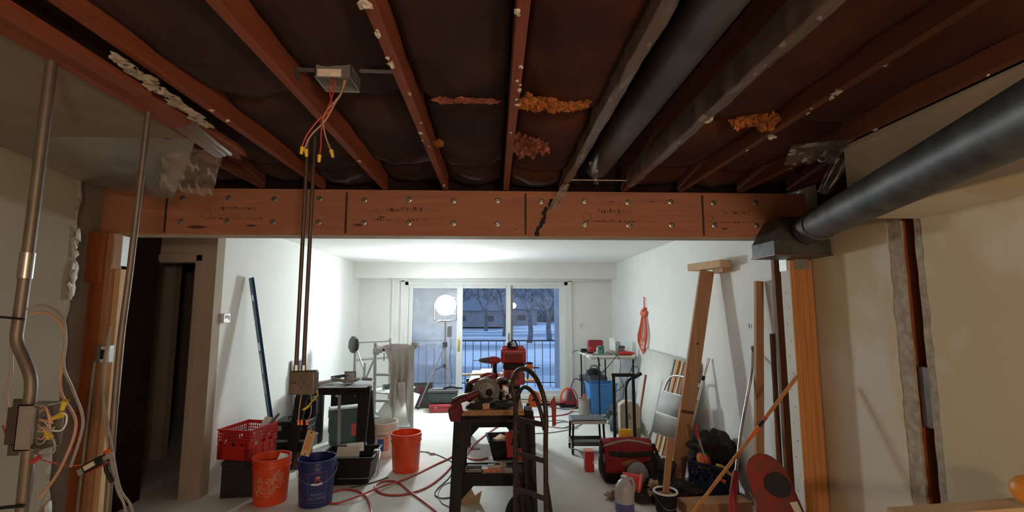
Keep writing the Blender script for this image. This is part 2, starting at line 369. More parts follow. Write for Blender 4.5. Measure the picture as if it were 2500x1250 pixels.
# wall plates
def plate(name, label, loc, rz, w=.075, h=.12, m='white_plastic', det='light_grey', n=1, cat='light switch'):
    t = thing(name, label, cat, loc, rz); B(-w/2, w/2, -.006, 0, -h/2, h/2).build('cover', m, t, bevel=.002)
    for i in range(n):
        B(-.012, .012, -.012, -.006, -.018+(i-(n-1)/2)*.04, .018+(i-(n-1)/2)*.04).build('toggle' if n == 1 else 'socket', det, t)
    return t
plate('light_switch', 'pale switch plate on the far wall right of the patio doors', (1.62, 8.72, 1.30), 0)
plate('wall_outlet', 'dark outlet low on the far wall right of the patio doors', (1.60, 8.72, .36), 0, m='mid_grey', det='black_plastic', n=2, cat='outlet')
plate('wall_outlet', 'small pale plate on right wall beside the leaning bar', (XR, 3.98, 1.47), -math.pi/2, .07, .03, det='light_grey', cat='outlet')
t = thing('thermostat', 'small white thermostat on the left wall beside the doorway', 'thermostat', (XL, 4.46, 1.53), math.pi/2)
B(-.055, .055, -.028, 0, -.045, .045).build('casing', 'white_plastic', t, bevel=.006); B(-.03, .02, -.031, -.027, -.002, .028).build('display', 'dark_grey', t)
B(.03, .04, -.031, -.027, -.02, .02).build('slider', 'light_grey', t)
# ---------------------------------------------------------------- outdoors
struct(B(-3.2, 3.2, 8.86, 10.3, -.15, -.03).build('balcony_floor', 'snow'))
def rail_thing():
    t = thing('balcony_railing', 'thin black iron railing around the balcony behind glass', 'railing', (0, 10.1, -.03))
    B(-3.1, 3.1, -.012, .012, .955, .985).build('top_rail', 'rail_iron', t); B(-3.1, 3.1, -.01, .01, .08, .1).build('bottom_rail', 'rail_iron', t)
    x = -3.1; i = 0
    me = B(-.007, .007, -.007, .007, .0, .96)
    while x < 3.11:
        o = MB(); o.v = [(a+x, b, c) for a, b, c in me.v]; o.f = list(me.f); o.build('baluster', 'rail_iron', t); x += .165
rail_thing()
tag(B(1.28, 1.40, 9.95, 10.07, -.03, 3).build('porch_post', 'concrete', bevel=.01), 'pale square post of the balcony behind the right pane', 'post')
struct(MB().grid(lambda u, v: ((u-.5)*260, 10.6+v*v*150, -2.85+.25*noise.noise(Vector((u*9, v*9, 0)))+v*v*2.2-.0*u), 50, 50).build('ground', 'snow'))
def tree(x, y, h, seed, label):
    rnd = random.Random(seed); t = thing('bare_tree', label, 'tree', (x, y, -2.9), 0, 'bare winter trees beyond the balcony'); tr = MB(); br = MB()
    def grow(p, d, L, r, lv, mb):
        q = p+d*L; mid = (p+q)/2+Vector((rnd.uniform(-1, 1), rnd.uniform(-1, 1), 0))*L*.06
        mb.tube([p, mid, q], lambda t_: r*(1-.35*t_), 6 if lv < 2 else 4, cap=False)
        if lv >= 5: return
        for k in range(3 if lv < 4 else 2):
            a = rnd.uniform(0, 6.28); s = rnd.uniform(.35, .75); e = (d+Vector((math.cos(a)*s, math.sin(a)*s, rnd.uniform(-.1, .25)))).normalized()
            grow(q-d*L*rnd.uniform(0, .3), e, L*rnd.uniform(.62, .8), r*.62, lv+1, br)
    grow(Vector((0, 0, 0)), Vector((0, 0, 1)), h*.28, h*.022, 0, tr)
    tr.build('trunk', 'bark', t); br.build('branches', 'twigs', t)
for i, (x, y, h, l) in enumerate(((3.8, 52, 15, 'bare tree with a forked trunk seen in the right pane'), (6.6, 56, 16, 'bare tree at the right edge of the right pane'), (1.2, 64, 15, 'bare tree behind the handle between the two right panes'),
        (-5.5, 70, 15, 'bare tree in the middle pane left of the house'), (-12, 66, 15, 'bare tree behind the tripod in the left pane'), (9.5, 70, 17, 'bare tree beyond the balcony post on the right'), (-1.5, 78, 16, 'bare tree behind the dark house in the middle pane'))):
    tree(x, y, h, 20+i, l)
for i, (x, y, s, l) in enumerate(((-3.2, 84, 1.0, 'pale gabled house in the middle pane'), (2.8, 92, 1.1, 'grey gabled house behind trees in the right pane'), (-16, 90, 1.1, 'grey gabled house in the left pane'))):
    t = thing('house', l, 'house', (x, y, -1.6)); B(-5*s, 5*s, 0, 7, 0, 3*s).build('walls', 'house_wall', t)
    MB().prism([(-5.6*s, 2.9*s), (5.6*s, 2.9*s), (0, 5.6*s)], -.4, 7.4).build('roof', 'roof_snow', t)
    B(-3.5*s, -2*s, -.03, 0, 1, 2).build('window', 'dark_grey', t); B(1.5*s, 3*s, -.03, 0, 1, 2).build('window', 'dark_grey', t)
WM = MB()
for i, (x, r) in enumerate(((-45, 15), (-30, 14), (-16, 15), (-3, 15), (12, 16), (26, 15), (42, 16))):
    hm = MB().ball((0, 0, 4), r, 6, 11, 40, 24, jit=.35, seed=i*3.1)
    WM.v_ = None; k_ = len(WM.v); WM.v += [(a_+x, b_+112, c_-1) for a_, b_, c_ in hm.v]; WM.f += [tuple(q+k_ for q in f_) for f_ in hm.f]
tag(WM.build('woods', 'twigs'), 'dense bare woods along the skyline beyond the snowy yard', 'woods', kind='stuff')
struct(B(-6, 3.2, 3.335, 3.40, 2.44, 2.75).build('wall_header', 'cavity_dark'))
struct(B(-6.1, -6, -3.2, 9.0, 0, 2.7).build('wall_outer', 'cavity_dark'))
# ================================================================ header beam, posts
t = thing('support_beam', 'long laminated timber header beam spanning the opening above the posts', 'beam', (0, 3.18, 2.119))
B(XL-.18, XR+.02, 0, .133, 0, .318).build('timber', 'lvl', t, bevel=.002)
B(XL-.18, XR-.16, -.002, .135, -.006, 0).build('edge_strip', 'tan_card', t)
for x in (-2.232, -1.025, .211, 1.468): B(x-.007, x+.007, -.0015, 0, .01, .30).build('seam', 'mark', t)
bolt = MB().lathe([(0, .009), (.011, .009), (.012, .004), (.019, .002), (.02, 0)], 12, RX(math.pi/2))
k = 0
for i in range(14):
    x = -2.13+.3065*i
    if x > 1.95: break
    for z in (.244+.006*(i % 2), .084): 
        o = bolt.build('bolt', 'steel', t) if k == 0 else MB().add(bolt.v, bolt.f).build('bolt', 'steel', t); o.location = (x, 0, z); k += 1
for x, z, a in ((-2.02, .048, .07), (-1.66, .06, .045), (-.93, .07, .05), (-.78, .125, .03), (.82, .247, .022), (1.10, .25, .02), (.95, .08, .022), (1.62, .06, .03), (.14, .045, .014), (1.93, .09, .03)):
    MB().add([(x-a, -.0012, z), (x-a*.3, -.0012, z-a*.16), (x+a*.2, -.0012, z-a*.18), (x+a, -.0012, z), (x+a*.3, -.0012, z+a*.16), (x-a*.2, -.0012, z+a*.17)], [(0, 1, 2, 3, 4, 5)]).build('knot', 'knot', t)
for x, s in ((-.62, 1), (.85, 1), (-1.75, 1), (1.72, .8)):   # faint mill stamps, half legible
    rs = random.Random(int(x*100)+500); m = MB()
    for dx, dz, n_, h_ in ((0, .165, 13, .036), (-.02, .10, 20, .018)):       # worn, illegible ink strokes
        for k_ in range(n_):
            a_ = x+dx+(k_-n_/2)*.019*s+rs.uniform(-.003, .003); q = h_*s*rs.uniform(.5, 1)
            m.box(a_, a_+.004*s, -.0014, -.0008, dz, dz+q); 
            if rs.random() < .6: m.box(a_, a_+.012*s, -.0014, -.0008, dz+q*rs.choice((0, .5, .9)), dz+q*rs.choice((0, .5, .9))+.004)
    for k_ in range(16): c_ = math.pi*k_/8; m.box(x-.21+.03*math.cos(c_)-.003, x-.21+.03*math.cos(c_)+.003, -.0014, -.0008, .14+.03*math.sin(c_)-.003, .14+.03*math.sin(c_)+.003)
    m.build('mill_stamp', 'stamp', t)
# right post, its plates and the loose stud
t = thing('timber_post', 'orange wooden post of stacked studs carrying the beam on the right', 'post', (2.115, 3.17, 0), 0, 'posts under the header beam')
for i in range(4): B(-.080+.039*i, -.080+.039*i+.0375, -.048, .048, 0, 1.95).build('stud', 'stud_orange', t, bevel=.002)
B(-.0875, -.0805, -.048, .048, 0, 1.95).build('lamplit_side', 'paper', t)  # lamp light on the post's left side, put into a pale strip
B(-.094, -.0878, -.03, .05, 1.88, 2.02).build('steel_plate', 'steel_plate', t); B(-.05, .05, -.055, -.049, 1.885, 1.97).build('steel_plate', 'galv', t)
B(-.079, .08, -.045, .045, 1.951, 2.119).build('cap_block', 'stud_brown', t)
for i in range(14): MB().cyl((-.0895, -.02+.03*(i % 2), .3+.11*i), (-.080, -.02+.03*(i % 2), .3+.11*i), .004, n=8).build('nail_head', 'dark_grey', t)
B(XR-.105, XR-.005, 3.40, 3.44, 0, 2.12).build('wall_stud', 'stud_brown', bevel=.002); tag(bpy.data.objects['wall_stud'], 'dark brown stud against the right wall just behind the orange post', 'stud')
# left post
t = thing('timber_post', 'red brown stud post under the left end of the beam by the doorway', 'post', (-2.60, 3.18, 0), 0, 'posts under the header beam')
B(-.10, .035, -.045, .045, 0, 2.119).build('stud', 'stud_red', t, bevel=.002)
B(.036, .073, -.04, .05, 0, 2.119).build('stud', 'pine_brown', t, bevel=.002)
B(.074, .112, -.005, .085, 0, 1.88).build('stud', 'pine', t, bevel=.002)
B(-.06, .042, -.085, -.046, 1.79, 2.149-.035).build('block', 'stud_red', t, bevel=.002)
B(.113, .119, -.02, .085, 1.9, 2.10).build('steel_plate', 'steel_plate', t)
# receptacle box on that post
t = thing('receptacle_box', 'small steel receptacle box screwed to the red brown stud', 'electrical box', (-2.49, 3.115, 1.33))
B(-.045, .04, -.02, .02, -.055, .055).build('box', 'galv', t, bevel=.003); B(-.005, .035, -.028, -.02, -.05, .05).build('yoke', 'steel_plate', t); B(-.002, .02, -.036, -.028, -.03, .03).build('socket', 'black_plastic', t, bevel=.003)
tb = MB().tube([(-2.53, 3.10, 1.28), (-2.54, 3.10, 1.2), (-2.545, 3.09, .4), (-2.54, 3.09, .02)], .008, smooth=3); tag(tb.build('cable', 'wire_grey'), 'grey cable running down the red brown stud from the receptacle box', 'cable')
# ================================================================ joists, insulation
random.seed(3)
JX = (-1.60, -1.19, -.765, -.345, .075, .465, .905, 1.31, 1.74, 2.1)
JL = ('far left ceiling joist, mostly behind the hanging plastic', 'ceiling joist along the torn board at the left edge of the ceiling', 'ceiling joist passing just left of the ceiling wiring box', 'bare red ceiling joist with the most torn board chips right of the wiring box',
      'ceiling joist in the middle between two bays', 'plastic wrapped ceiling joist left of the round grey duct', 'plastic wrapped ceiling joist right of the round grey duct', 'dark ceiling joist with pale chips right of the torn orange insulation',
      'second dark ceiling joist from the right wall', 'ceiling joist nearest the right wall')
CH = {0: [], 1: [1.9, 2.0], 2: [2.55], 3: [1.19, 1.31, 1.33, 1.46, 1.5, 1.72, 2.0, 2.12, 2.22, 2.3, 3.05], 4: [1.21, 1.5, 1.6, 1.63, 1.67, 1.75, 1.8, 2.1], 5: [1.35, 1.75, 2.05, 2.4, 2.8], 6: [1.2, 1.33, 1.46, 1.52, 1.9, 2.2], 7: [1.64, 1.69, 1.79, 1.84, 2.1, 2.3, 1.45], 8: [1.5, 2.0, 2.6], 9: []}
def chip(y, big, rnd):
    m = MB(); s = rnd.uniform(.004, .0095)*(2.1 if big else 1)
    m.ball((rnd.uniform(-.016, .016), y, -.001-s*.3), s, s*rnd.uniform(.8, 2.0), s*.7, 7, 5, jit=1.5, seed=rnd.random()*50); return m
rnd = random.Random(5)
for i, x in enumerate(JX):
    t = thing('ceiling_joist', JL[i], 'joist', (x, 0, 2.441), 0, 'ceiling joists above the near room')
    B(-.019, .019, -3.0, 3.3 if abs(x) > 5 else 3.178, 0, .235).build('timber', 'joist_wood' if i in (1, 2, 3, 4) else 'joist_dark', t, bevel=.002)
    for k, y in enumerate(CH[i]): chip(y, k in (0, 4) and i in (3, 6, 7), rnd).build('board_chip', 'chip', t)
for a, b, k in zip((-2.5,)+JX, JX+(2.3,), range(20)):
    x0, x1 = a+.03, b-.03
    if k == 6: continue
    z0 = 2.53+.02*math.sin(k*2.3)
    def fn(u, v, x0=x0, x1=x1, z0=z0, k=k):
        y = -3+6.2*v; s = math.sin(math.pi*u); n = noise.noise(Vector((x0*3+u*1.2, y*1.6, k)))*.03+noise.noise(Vector((u*5+k, y*6, 2)))*.012+noise.noise(Vector((u*14+k, y*17, 2)))*.004
        gap = -.055*math.exp(-((y-1.86-.03*k)/.05)**2)-.04*math.exp(-((y-2.9)/.06)**2)
        return (x0+(x1-x0)*u, y, z0-.035*s+n-gap)
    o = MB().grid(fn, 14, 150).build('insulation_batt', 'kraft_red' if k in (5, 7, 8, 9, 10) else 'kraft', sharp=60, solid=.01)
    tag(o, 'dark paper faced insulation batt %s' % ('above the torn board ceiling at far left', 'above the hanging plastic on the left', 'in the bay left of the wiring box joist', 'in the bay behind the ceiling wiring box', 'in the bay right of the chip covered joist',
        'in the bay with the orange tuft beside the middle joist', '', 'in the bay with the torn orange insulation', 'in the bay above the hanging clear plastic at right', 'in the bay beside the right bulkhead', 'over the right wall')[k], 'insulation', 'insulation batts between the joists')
B(.49, .88, -3, 3.17, 2.68, 2.69).build('bay_backing', 'cavity_dark'); tag(bpy.data.objects['bay_backing'], 'dark floor deck above the round grey duct', 'deck')
def tuft(name, label, c, rx, ry, rz, m, seed, n=9, cat='insulation'):
    rnd = random.Random(seed); mb = MB()
    for i in range(n):
        a = (i+.5)/n*2-1; p = (c[0]+a*rx*.8, c[1]+rnd.uniform(-.4, .4)*ry, c[2]+rnd.uniform(-.3, .3)*rz)
        mb.ball(p, rx/n*2.1, ry*rnd.uniform(.5, 1), rz*rnd.uniform(.5, 1), 22, 14, jit=.9, seed=seed+i*2.7)
    return tag(mb.build(name, m), label, cat)
tuft('insulation_tuft', 'torn orange fibreglass edge beside the middle joist', (.24, 1.86, 2.475), .17, .035, .03, 'fiberglass', 4, 12)
tuft('insulation_tuft', 'brown loose fibreglass hanging in the bay beside the middle joist', (.19, 2.42, 2.49), .11, .10, .05, 'fiberglass_pink', 14, 6)
tuft('insulation_tuft', 'torn bright orange fibreglass hanging down between the dark joists', (1.19, 2.0, 2.47), .12, .045, .035, 'fiberglass', 24, 9)
tuft('insulation_tuft', 'thin tan fibreglass roll edge in the bay left of the middle joist', (-.12, 1.85, 2.475), .14, .014, .012, 'fiberglass_pink', 34, 9)
tuft('insulation_tuft', 'small tan fibreglass curl beside the chip covered joist', (-.30, 2.36, 2.475), .025, .02, .02, 'fiberglass', 44, 4)
# boards left on the left joist
t = thing('torn_board', 'red brown plank strip nailed under the left joists with a broken end', 'plank', (-1.37, 0, 2.437))
mb = MB().prism([(-.10, -3), (.09, -3), (.07, 1.7), (.085, 2.3), (.05, 2.44), (.03, 2.4), (-.01, 2.5), (-.05, 2.42), (-.09, 2.2), (-.085, 1.2)], -.0, .018, RX(-math.pi/2) @ Matrix.Diagonal((1, 1, -1, 1)))
mb.v = [(x, y if True else 0, z) for x, y, z in mb.v]
ys = [abs(v[1]) for v in mb.v]
mb.v = [(v[0], v[1], v[2]) for v in mb.v]
# map (x, along, thickness)
poly = [(-.10, -3), (.09, -3), (.07, 1.7), (.085, 2.3), (.05, 2.44), (.03, 2.4), (-.01, 2.5), (-.05, 2.42), (-.09, 2.2), (-.085, 1.2)]; n = len(poly)
mb = MB().add([(x, y, -.018) for x, y in poly]+[(x, y, 0) for x, y in poly], [tuple(range(n)), tuple(range(n, 2*n))]+[(i, (i+1) % n, (i+1) % n+n, i+n) for i in range(n)])
mb.build('board', 'joist_wood', t)
B(.045, .105, -3, 1.68, -.045, -.0185).build('strip', 'joist_wood', t, bevel=.003)
mb = MB(); rnd = random.Random(9)
for i in range(12): mb.ball((.12-.004*i+rnd.uniform(-.012, .012), 1.45+.048*i, -.012), .022, .035, .010, 9, 6, jit=1.2, seed=i*3)
tag(mb.build('board_scrap', 'plaster'), 'crumbled strip of old ceiling board stuck along the left joist', 'debris').location = (-1.33, 0, 2.425)
# plastic film wraps and hanging sheets
def wrap(name, label, x, y0, y1, seed, drop=.004, m='plastic_wrap'):
    def fn(u, v):
        y = y0+(y1-y0)*v; a = math.pi*u; r = .026+.006*noise.noise(Vector((u*3+seed, y*5, 0)))+.004*noise.noise(Vector((u*8+seed, y*19, 0)))
        X = -math.cos(a)*r*1.0; Z = -math.sin(a)*(.012+.012*noise.noise(Vector((seed, y*7, u*2)))+drop) + (0.10 if u < .04 or u > .96 else 0)
        return (x+X, y, 2.440+Z-.002)
    tag(MB().grid(fn, 14, 120).build(name, m, sharp=80), label, 'plastic sheet')
wrap('plastic_wrap', 'clear crinkled plastic wrapped under the joist left of the round duct', .465, 1.0, 2.9, 3)
wrap('plastic_wrap', 'clear crinkled plastic wrapped under the joist right of the round duct', .905, 1.0, 3.0, 8)
def sheet(name, label, P, seed, m='plastic_film', amp=.02, nu=30, nv=24):
    """P: 4 corners (a b / c d) top-left, top-right, bottom-left, bottom-right"""
    a, b, c, d = map(Vector, P)
    def fn(u, v):
        p = (a*(1-u)+b*u)*(1-v)+(c*(1-u)+d*u)*v
        k = noise.noise(Vector((u*4+seed, v*3, 1)))*amp+noise.noise(Vector((u*11+seed, v*7, 5)))*amp*.45
        e = noise.noise(Vector((u*7+seed, 2, 9)))*amp*1.6*v*v
        return tuple(p+Vector((k*.4, k, e)))
    return tag(MB().grid(fn, nu, nv).build(name, m, sharp=80), label, 'plastic sheet')
sheet('plastic_sheet', 'dusty clear vapour barrier sheet sagging across the left corner behind the conduits', [(-2.50, 2.24, 2.452), (-1.44, 2.22, 2.452), (-2.49, 2.86, 2.38), (-1.86, 2.7, 2.24)], 1, amp=.012)
sheet('plastic_scrap', 'torn crumpled end of the clear plastic hanging below the left board', [(-1.706, 2.360, 2.453), (-1.396, 2.360, 2.414), (-1.736, 2.420, 2.233), (-1.467, 2.420, 2.201)], 5, 'plastic_wrap', .02)
sheet('plastic_scrap', 'clear plastic flap stapled under the broken left board', [(-1.44, 1.95, 2.432), (-1.30, 1.95, 2.42), (-1.42, 2.35, 2.38), (-1.34, 2.35, 2.40)], 7, 'plastic_film', .008)
sheet('plastic_scrap', 'clear plastic strip dangling from the joist end over the beam', [(.447, 3.0, 2.442), (.50, 3.0, 2.442), (.36, 3.165, 2.30), (.43, 3.165, 2.30)], 11, 'plastic_wrap', .02, 10, 16)
sheet('plastic_scrap', 'small clear plastic tag hanging beside the round duct', [(.545, 2.62, 2.47), (.60, 2.62, 2.47), (.575, 2.62, 2.34), (.60, 2.62, 2.335)], 13, 'plastic_film', .01, 6, 12)
sheet('plastic_scrap', 'clear plastic hanging under the dark joists at right', [(1.50, 2.22, 2.440), (1.745, 2.12, 2.440), (1.50, 2.30, 2.36), (1.74, 2.25, 2.37)], 17, 'plastic_film', .012)
sheet('plastic_scrap', 'long clear plastic strip hanging above the black duct', [(1.86, 2.42, 2.44), (1.95, 2.38, 2.44), (1.90, 2.62, 2.30), (1.96, 2.6, 2.28)], 19, 'plastic_film', .01, 12, 18)
rnd = random.Random(2); mb = MB()
p = Vector((.385, 3.165, 2.36))
for i in range(9): mb.ball(tuple(p+Vector((-.012*i+rnd.uniform(-.01, .01), 0, -.028*i))), .014, .008, .017, 7, 6, jit=1.4, seed=i*7)
tag(mb.build('dark_scrap', 'black_matte'), 'dark ragged scrap hanging from the joist end in front of the beam', 'debris')
# ================================================================ ducts
t = thing('round_duct', 'round grey sheet metal duct running between two wrapped joists', 'duct', (.69, 0, 2.58))
MB().cyl((0, -3, 0), (0, 3.05, 0), .085, n=36).build('pipe', 'duct_grey', t)
t = thing('duct_hanger', 'thin steel rods laid across the bay above the beam', 'rod', (.7, 3.0, 2.47)); MB().cyl((-.21, 0, 0), (.19, 0, 0), .004, n=8).build('rod', 'galv', t); MB().cyl((-.21, .03, .008), (.19, .03, .008), .004, n=8).build('rod', 'galv', t)
P0, P1 = Vector((2.0, 2.83, 2.125)), Vector((1.245, .62, 1.995+.13))
t = thing('exhaust_duct', 'large black round duct overhead ending in a boot at the right end of the beam', 'duct', tuple(P0))
d = (P1-P0).normalized()
MB().cyl(tuple(P0+d*.16), tuple(P0+d*3.6), .093, n=48).build('pipe', 'duct_black', t, world=True)
MB().cyl(tuple(P0-d*.03), tuple(P0+d*.17), .098, n=48).build('collar', 'duct_black', t, world=True)
MB().cyl(tuple(P0+d*.155), tuple(P0+d*.168), .101, n=48).build('joint_ring', 'duct_black', t, world=True)
b = MB(); n = 24; e1 = d.cross(Vector((0, 0, 1))).normalized(); e2 = e1.cross(d)
ring = []; rect = []
for j in range(n):
    a = 2*math.pi*j/n; ring.append(tuple(P0-d*.02+(e1*math.cos(a)+e2*math.sin(a))*.096))
    c, s_ = math.cos(a), math.sin(a); k = 1/max(abs(c), abs(s_)); rect.append((c*k, s_*k))
x0, x1, y0, y1, zb = 1.80, 2.175, 2.905, 3.17, 1.97
low = [((x0+x1)/2-(x1-x0)/2*c, (y0+y1)/2-(y1-y0)/2*s_ if True else 0, 2.055) for c, s_ in rect]
low = [(p_[0], p_[1], p_[2]) for p_ in low]
# boot body: box with a sloping front that meets the collar
b.box(x0, x1, y0, y1, zb, 2.055)
b.add([(x0, y0, 2.055), (x1, y0, 2.055), (x1, y1, 2.055), (x0, y1, 2.055), (x0+.10, y0+.05, 2.22), (x1-.09, y0+.05, 2.22), (x1-.09, y1, 2.22), (x0+.10, y1, 2.22)], [(0, 1, 5, 4), (1, 2, 6, 5), (2, 3, 7, 6), (3, 0, 4, 7), (4, 5, 6, 7)])
b.build('boot', 'duct_black', t, world=True, bevel=.003)
B(x0-.006, x1+.006, y0-.006, y1+.006, zb-.012, zb).build('flange', 'emt_dark', t, world=True)
# ================================================================ conduits and electrical boxes of the near room
t = thing('conduit_drop', 'pair of thin steel conduits dropping from the ceiling to a square box', 'conduit', (-.915, 2.3, 2.62))
MB().cyl((-.947, 2.30, 2.62), (-.947, 2.30, 1.325), .0095, n=14).build('conduit', 'emt_dark', t, world=True); MB().cyl((-.912, 2.30, 2.62), (-.912, 2.30, 1.325), .0095, n=14).build('conduit', 'emt_dark', t, world=True)
for x in (-.947, -.912): MB().cyl((x, 2.30, 1.35), (x, 2.30, 1.322), .013, n=8).build('connector', 'steel', t, world=True)
B(-.965, -.845, 2.27, 2.325, 1.215, 1.325).build('junction_box', 'emt', t, world=True, bevel=.008)
for x, z in ((-.945, 1.272), (-.935, 1.272), (-.895, 1.272), (-.907, 1.295), (-.907, 1.25)): MB().cyl((x, 2.2665, z), (x, 2.27, z), .003, n=8).build('screw_hole', 'black_plastic', t, world=True)
MB().cyl((-.878, 2.2665, 1.275), (-.878, 2.27, 1.275), .003, n=8).build('screw', 'chrome', t, world=True)
MB().tube([(-.85, 2.3, 1.235), (-.836, 2.29, 1.215), (-.86, 2.28, 1.18), (-.885, 2.28, 1.155), (-.90, 2.28, 1.145)], .003, smooth=5).build('wire', 'yellow_dull', t, world=True)
MB().tube([(-.87, 2.3, 1.215), (-.865, 2.29, 1.18), (-.86, 2.28, 1.13), (-.875, 2.28, 1.09)], .0028, smooth=5).build('wire', 'wire_grey', t, world=True)
MB().tube([(-.915, 2.3, 1.215), (-.918, 2.29, 1.15), (-.915, 2.28, 1.09)], .0028, smooth=5).build('wire', 'wire_tan', t, world=True)
MB().cyl((-.893, 2.28, 1.148), (-.868, 2.28, 1.163), .006, .003, 10).build('wire_nut', 'yellow', t, world=True)
for x in (-.917, -.878, -.902): MB().cyl((x, 2.28, 1.10), (x+.003, 2.28, 1.078), .0045, .0065, 8).build('wire_nut', 'orange_tool', t, world=True)
t = thing('box_cover', 'tan outlet cover plate dangling on a wire below the square conduit box', 'cover plate', (-.862, 2.28, 1.04))
M = Matrix.Translation((-.865, 2.28, .995)) @ RY(.26)
MB().box(-.021, .021, -.002, .002, -.058, .058, M).build('plate', 'tan_card', t, world=True, bevel=.002); MB().box(-.012, .012, -.004, -.002, -.03, .03, M).build('opening', 'pine_brown', t, world=True)
MB().tube([(-.852, 2.28, 1.05), (-.862, 2.28, 1.07), (-.872, 2.28, 1.085)], .002, smooth=4).build('wire', 'wire_grey', t, world=True)
for z in (-.05, .05): MB().box(-.003, .003, -.004, -.002, z-.003, z+.003, M).build('screw', 'black_plastic', t, world=True)
t = thing('ceiling_box', 'square steel wiring box on a bar bracket between ceiling joists with loose wires', 'electrical box', (-.59, 1.68, 2.50))
mb = MB(); mb.box(-.065, .065, -.06, -.056, -.05, .0); mb.box(-.065, .065, .056, .06, -.05, .0); mb.box(-.065, -.061, -.06, .06, -.05, .0); mb.box(.061, .065, -.06, .06, -.05, .0); mb.box(-.065, .065, -.06, .06, 0, .004)
mb.build('box', 'galv', t, bevel=.001)
B(-.055, .03, -.0615, -.0602, -.048, -.02).build('plaster_smear', 'chip', t)
B(-.17, .24, -.012, .012, .005, .009).build('bar_bracket', 'emt', t); B(-.17, -.155, -.03, .03, -.03, .009).build('bracket_foot', 'emt', t); MB().cyl((-.02, 0, .004), (-.02, 0, .03), .012, n=10).build('stud_nut', 'steel', t)
for m, pts in (('wire_red', [(-.60, 1.66, 2.49), (-.61, 1.65, 2.42), (-.60, 1.65, 2.345), (-.645, 1.65, 2.30), (-.685, 1.65, 2.24), (-.70, 1.65, 2.195)]), ('wire_tan', [(-.56, 1.66, 2.49), (-.565, 1.65, 2.41), (-.585, 1.65, 2.37), (-.62, 1.65, 2.30), (-.67, 1.65, 2.24), (-.69, 1.65, 2.19)]),
               ('wire_red', [(-.59, 1.66, 2.49), (-.60, 1.65, 2.39), (-.63, 1.65, 2.29), (-.632, 1.65, 2.2), (-.635, 1.65, 2.17)]), ('wire_tan', [(-.55, 1.66, 2.49), (-.57, 1.65, 2.40), (-.625, 1.65, 2.32), (-.62, 1.65, 2.25), (-.595, 1.65, 2.185)])):
    MB().tube(pts, .0028, smooth=6).build('wire', m, t, world=True)
for x, z, dx in ((-.697, 2.197, -.004), (-.684, 2.188, .003), (-.635, 2.168, -.001), (-.595, 2.187, .008)):
    MB().cyl((x, 1.65, z), (x+dx, 1.65, z-.026), .0075, .0055, 8).build('wire_nut', 'yellow', t, world=True)
# big conduit with pull box
t = thing('wall_conduit', 'thick steel conduit at the far left bending into an open wiring box', 'conduit', (-1.45, 1.49, 0))
MB().tube([(-1.45, 1.49, 2.44), (-1.452, 1.49, 1.9), (-1.456, 1.49, 1.60), (-1.455, 1.49, 1.52), (-1.425, 1.49, 1.46), (-1.40, 1.49, 1.40), (-1.397, 1.49, 1.32)], .0155, 16, smooth=6).build('conduit', 'emt', t, world=True)
MB().cyl((-1.385, 1.49, 1.21), (-1.375, 1.49, 0), .0155, n=16).build('conduit', 'emt', t, world=True)
MB().cyl((-1.4535, 1.49, 1.79), (-1.4545, 1.49, 1.71), .0185, n=16).build('coupling', 'steel', t, world=True)
mb = MB(); x0, x1, y0, y1, z0, z1 = -1.40, -1.318, 1.46, 1.52, 1.205, 1.335
mb.box(x0, x0+.003, y0, y1, z0, z1); mb.box(x0, x1, y0, y1, z0, z0+.003); mb.box(x0, x1, y0, y1, z1-.003, z1); mb.box(x0, x1, y1-.003, y1, z0, z1); mb.box(x0, x0+.045, y0, y0+.003, z0, z1)
mb.build('open_box', 'galv', t, world=True)
B(-1.47, -1.402, 1.50, 1.54, 1.21, 1.32).build('back_box', 'emt_dark', t, world=True, bevel=.004); B(-1.455, -1.425, 1.50, 1.505, 1.32, 1.345).build('ear', 'emt_dark', t, world=True); B(-1.455, -1.425, 1.50, 1.505, 1.18, 1.21).build('ear', 'emt_dark', t, world=True)
MB().cyl((-1.33, 1.46, 1.20), (-1.325, 1.45, 1.208), .007, n=8).build('clamp_screw', 'steel', t, world=True)
t = thing('wire_bundle', 'tangle of tan wires and yellow wire nuts spilling from the open box on the left', 'wires', (-1.32, 1.5, 1.28))
rnd = random.Random(11)
for i in range(9):
    z = 1.225+.012*i; p = [(-1.375, 1.54, z), (-1.345, 1.47, z+rnd.uniform(-.01, .02)), (-1.315, 1.455, z+rnd.uniform(-.02, .02)), (-1.30+rnd.uniform(-.01, .012), 1.46, 1.275+rnd.uniform(-.03, .03))]
    MB().tube(p, .0024, smooth=5).build('wire', 'wire_tan' if i % 3 else 'wire_grey', t, world=True)
MB().tube([(-1.30, 1.46, 1.30), (-1.265, 1.46, 1.31), (-1.258, 1.46, 1.285), (-1.27, 1.46, 1.262), (-1.30, 1.46, 1.262)], .0022, smooth=5).build('wire', 'white_plastic', t, world=True)
MB().tube([(-1.31, 1.46, 1.25), (-1.29, 1.46, 1.235), (-1.285, 1.46, 1.20), (-1.32, 1.46, 1.19)], .0024, smooth=5).build('wire', 'wire_grey', t, world=True)
MB().tube([(-1.32, 1.46, 1.19), (-1.345, 1.46, 1.172)], .0065, smooth=2).build('insulated_tip', 'tool_red', t, world=True)
for (x, z, dx, dz) in ((-1.30, 1.295, .03, .012), (-1.275, 1.32, .012, .028), (-1.315, 1.262, .02, -.02)): MB().cyl((x, 1.46, z), (x+dx, 1.455, z+dz), .005, .009, 9).build('wire_nut', 'yellow_dull', t, world=True)
def cable(label, pts, r, m, name='cable', n=8, smooth=8, group=None, cat='cable'):
    return tag(MB().tube(pts, r, n, smooth=smooth).build(name, m), label, cat, group)
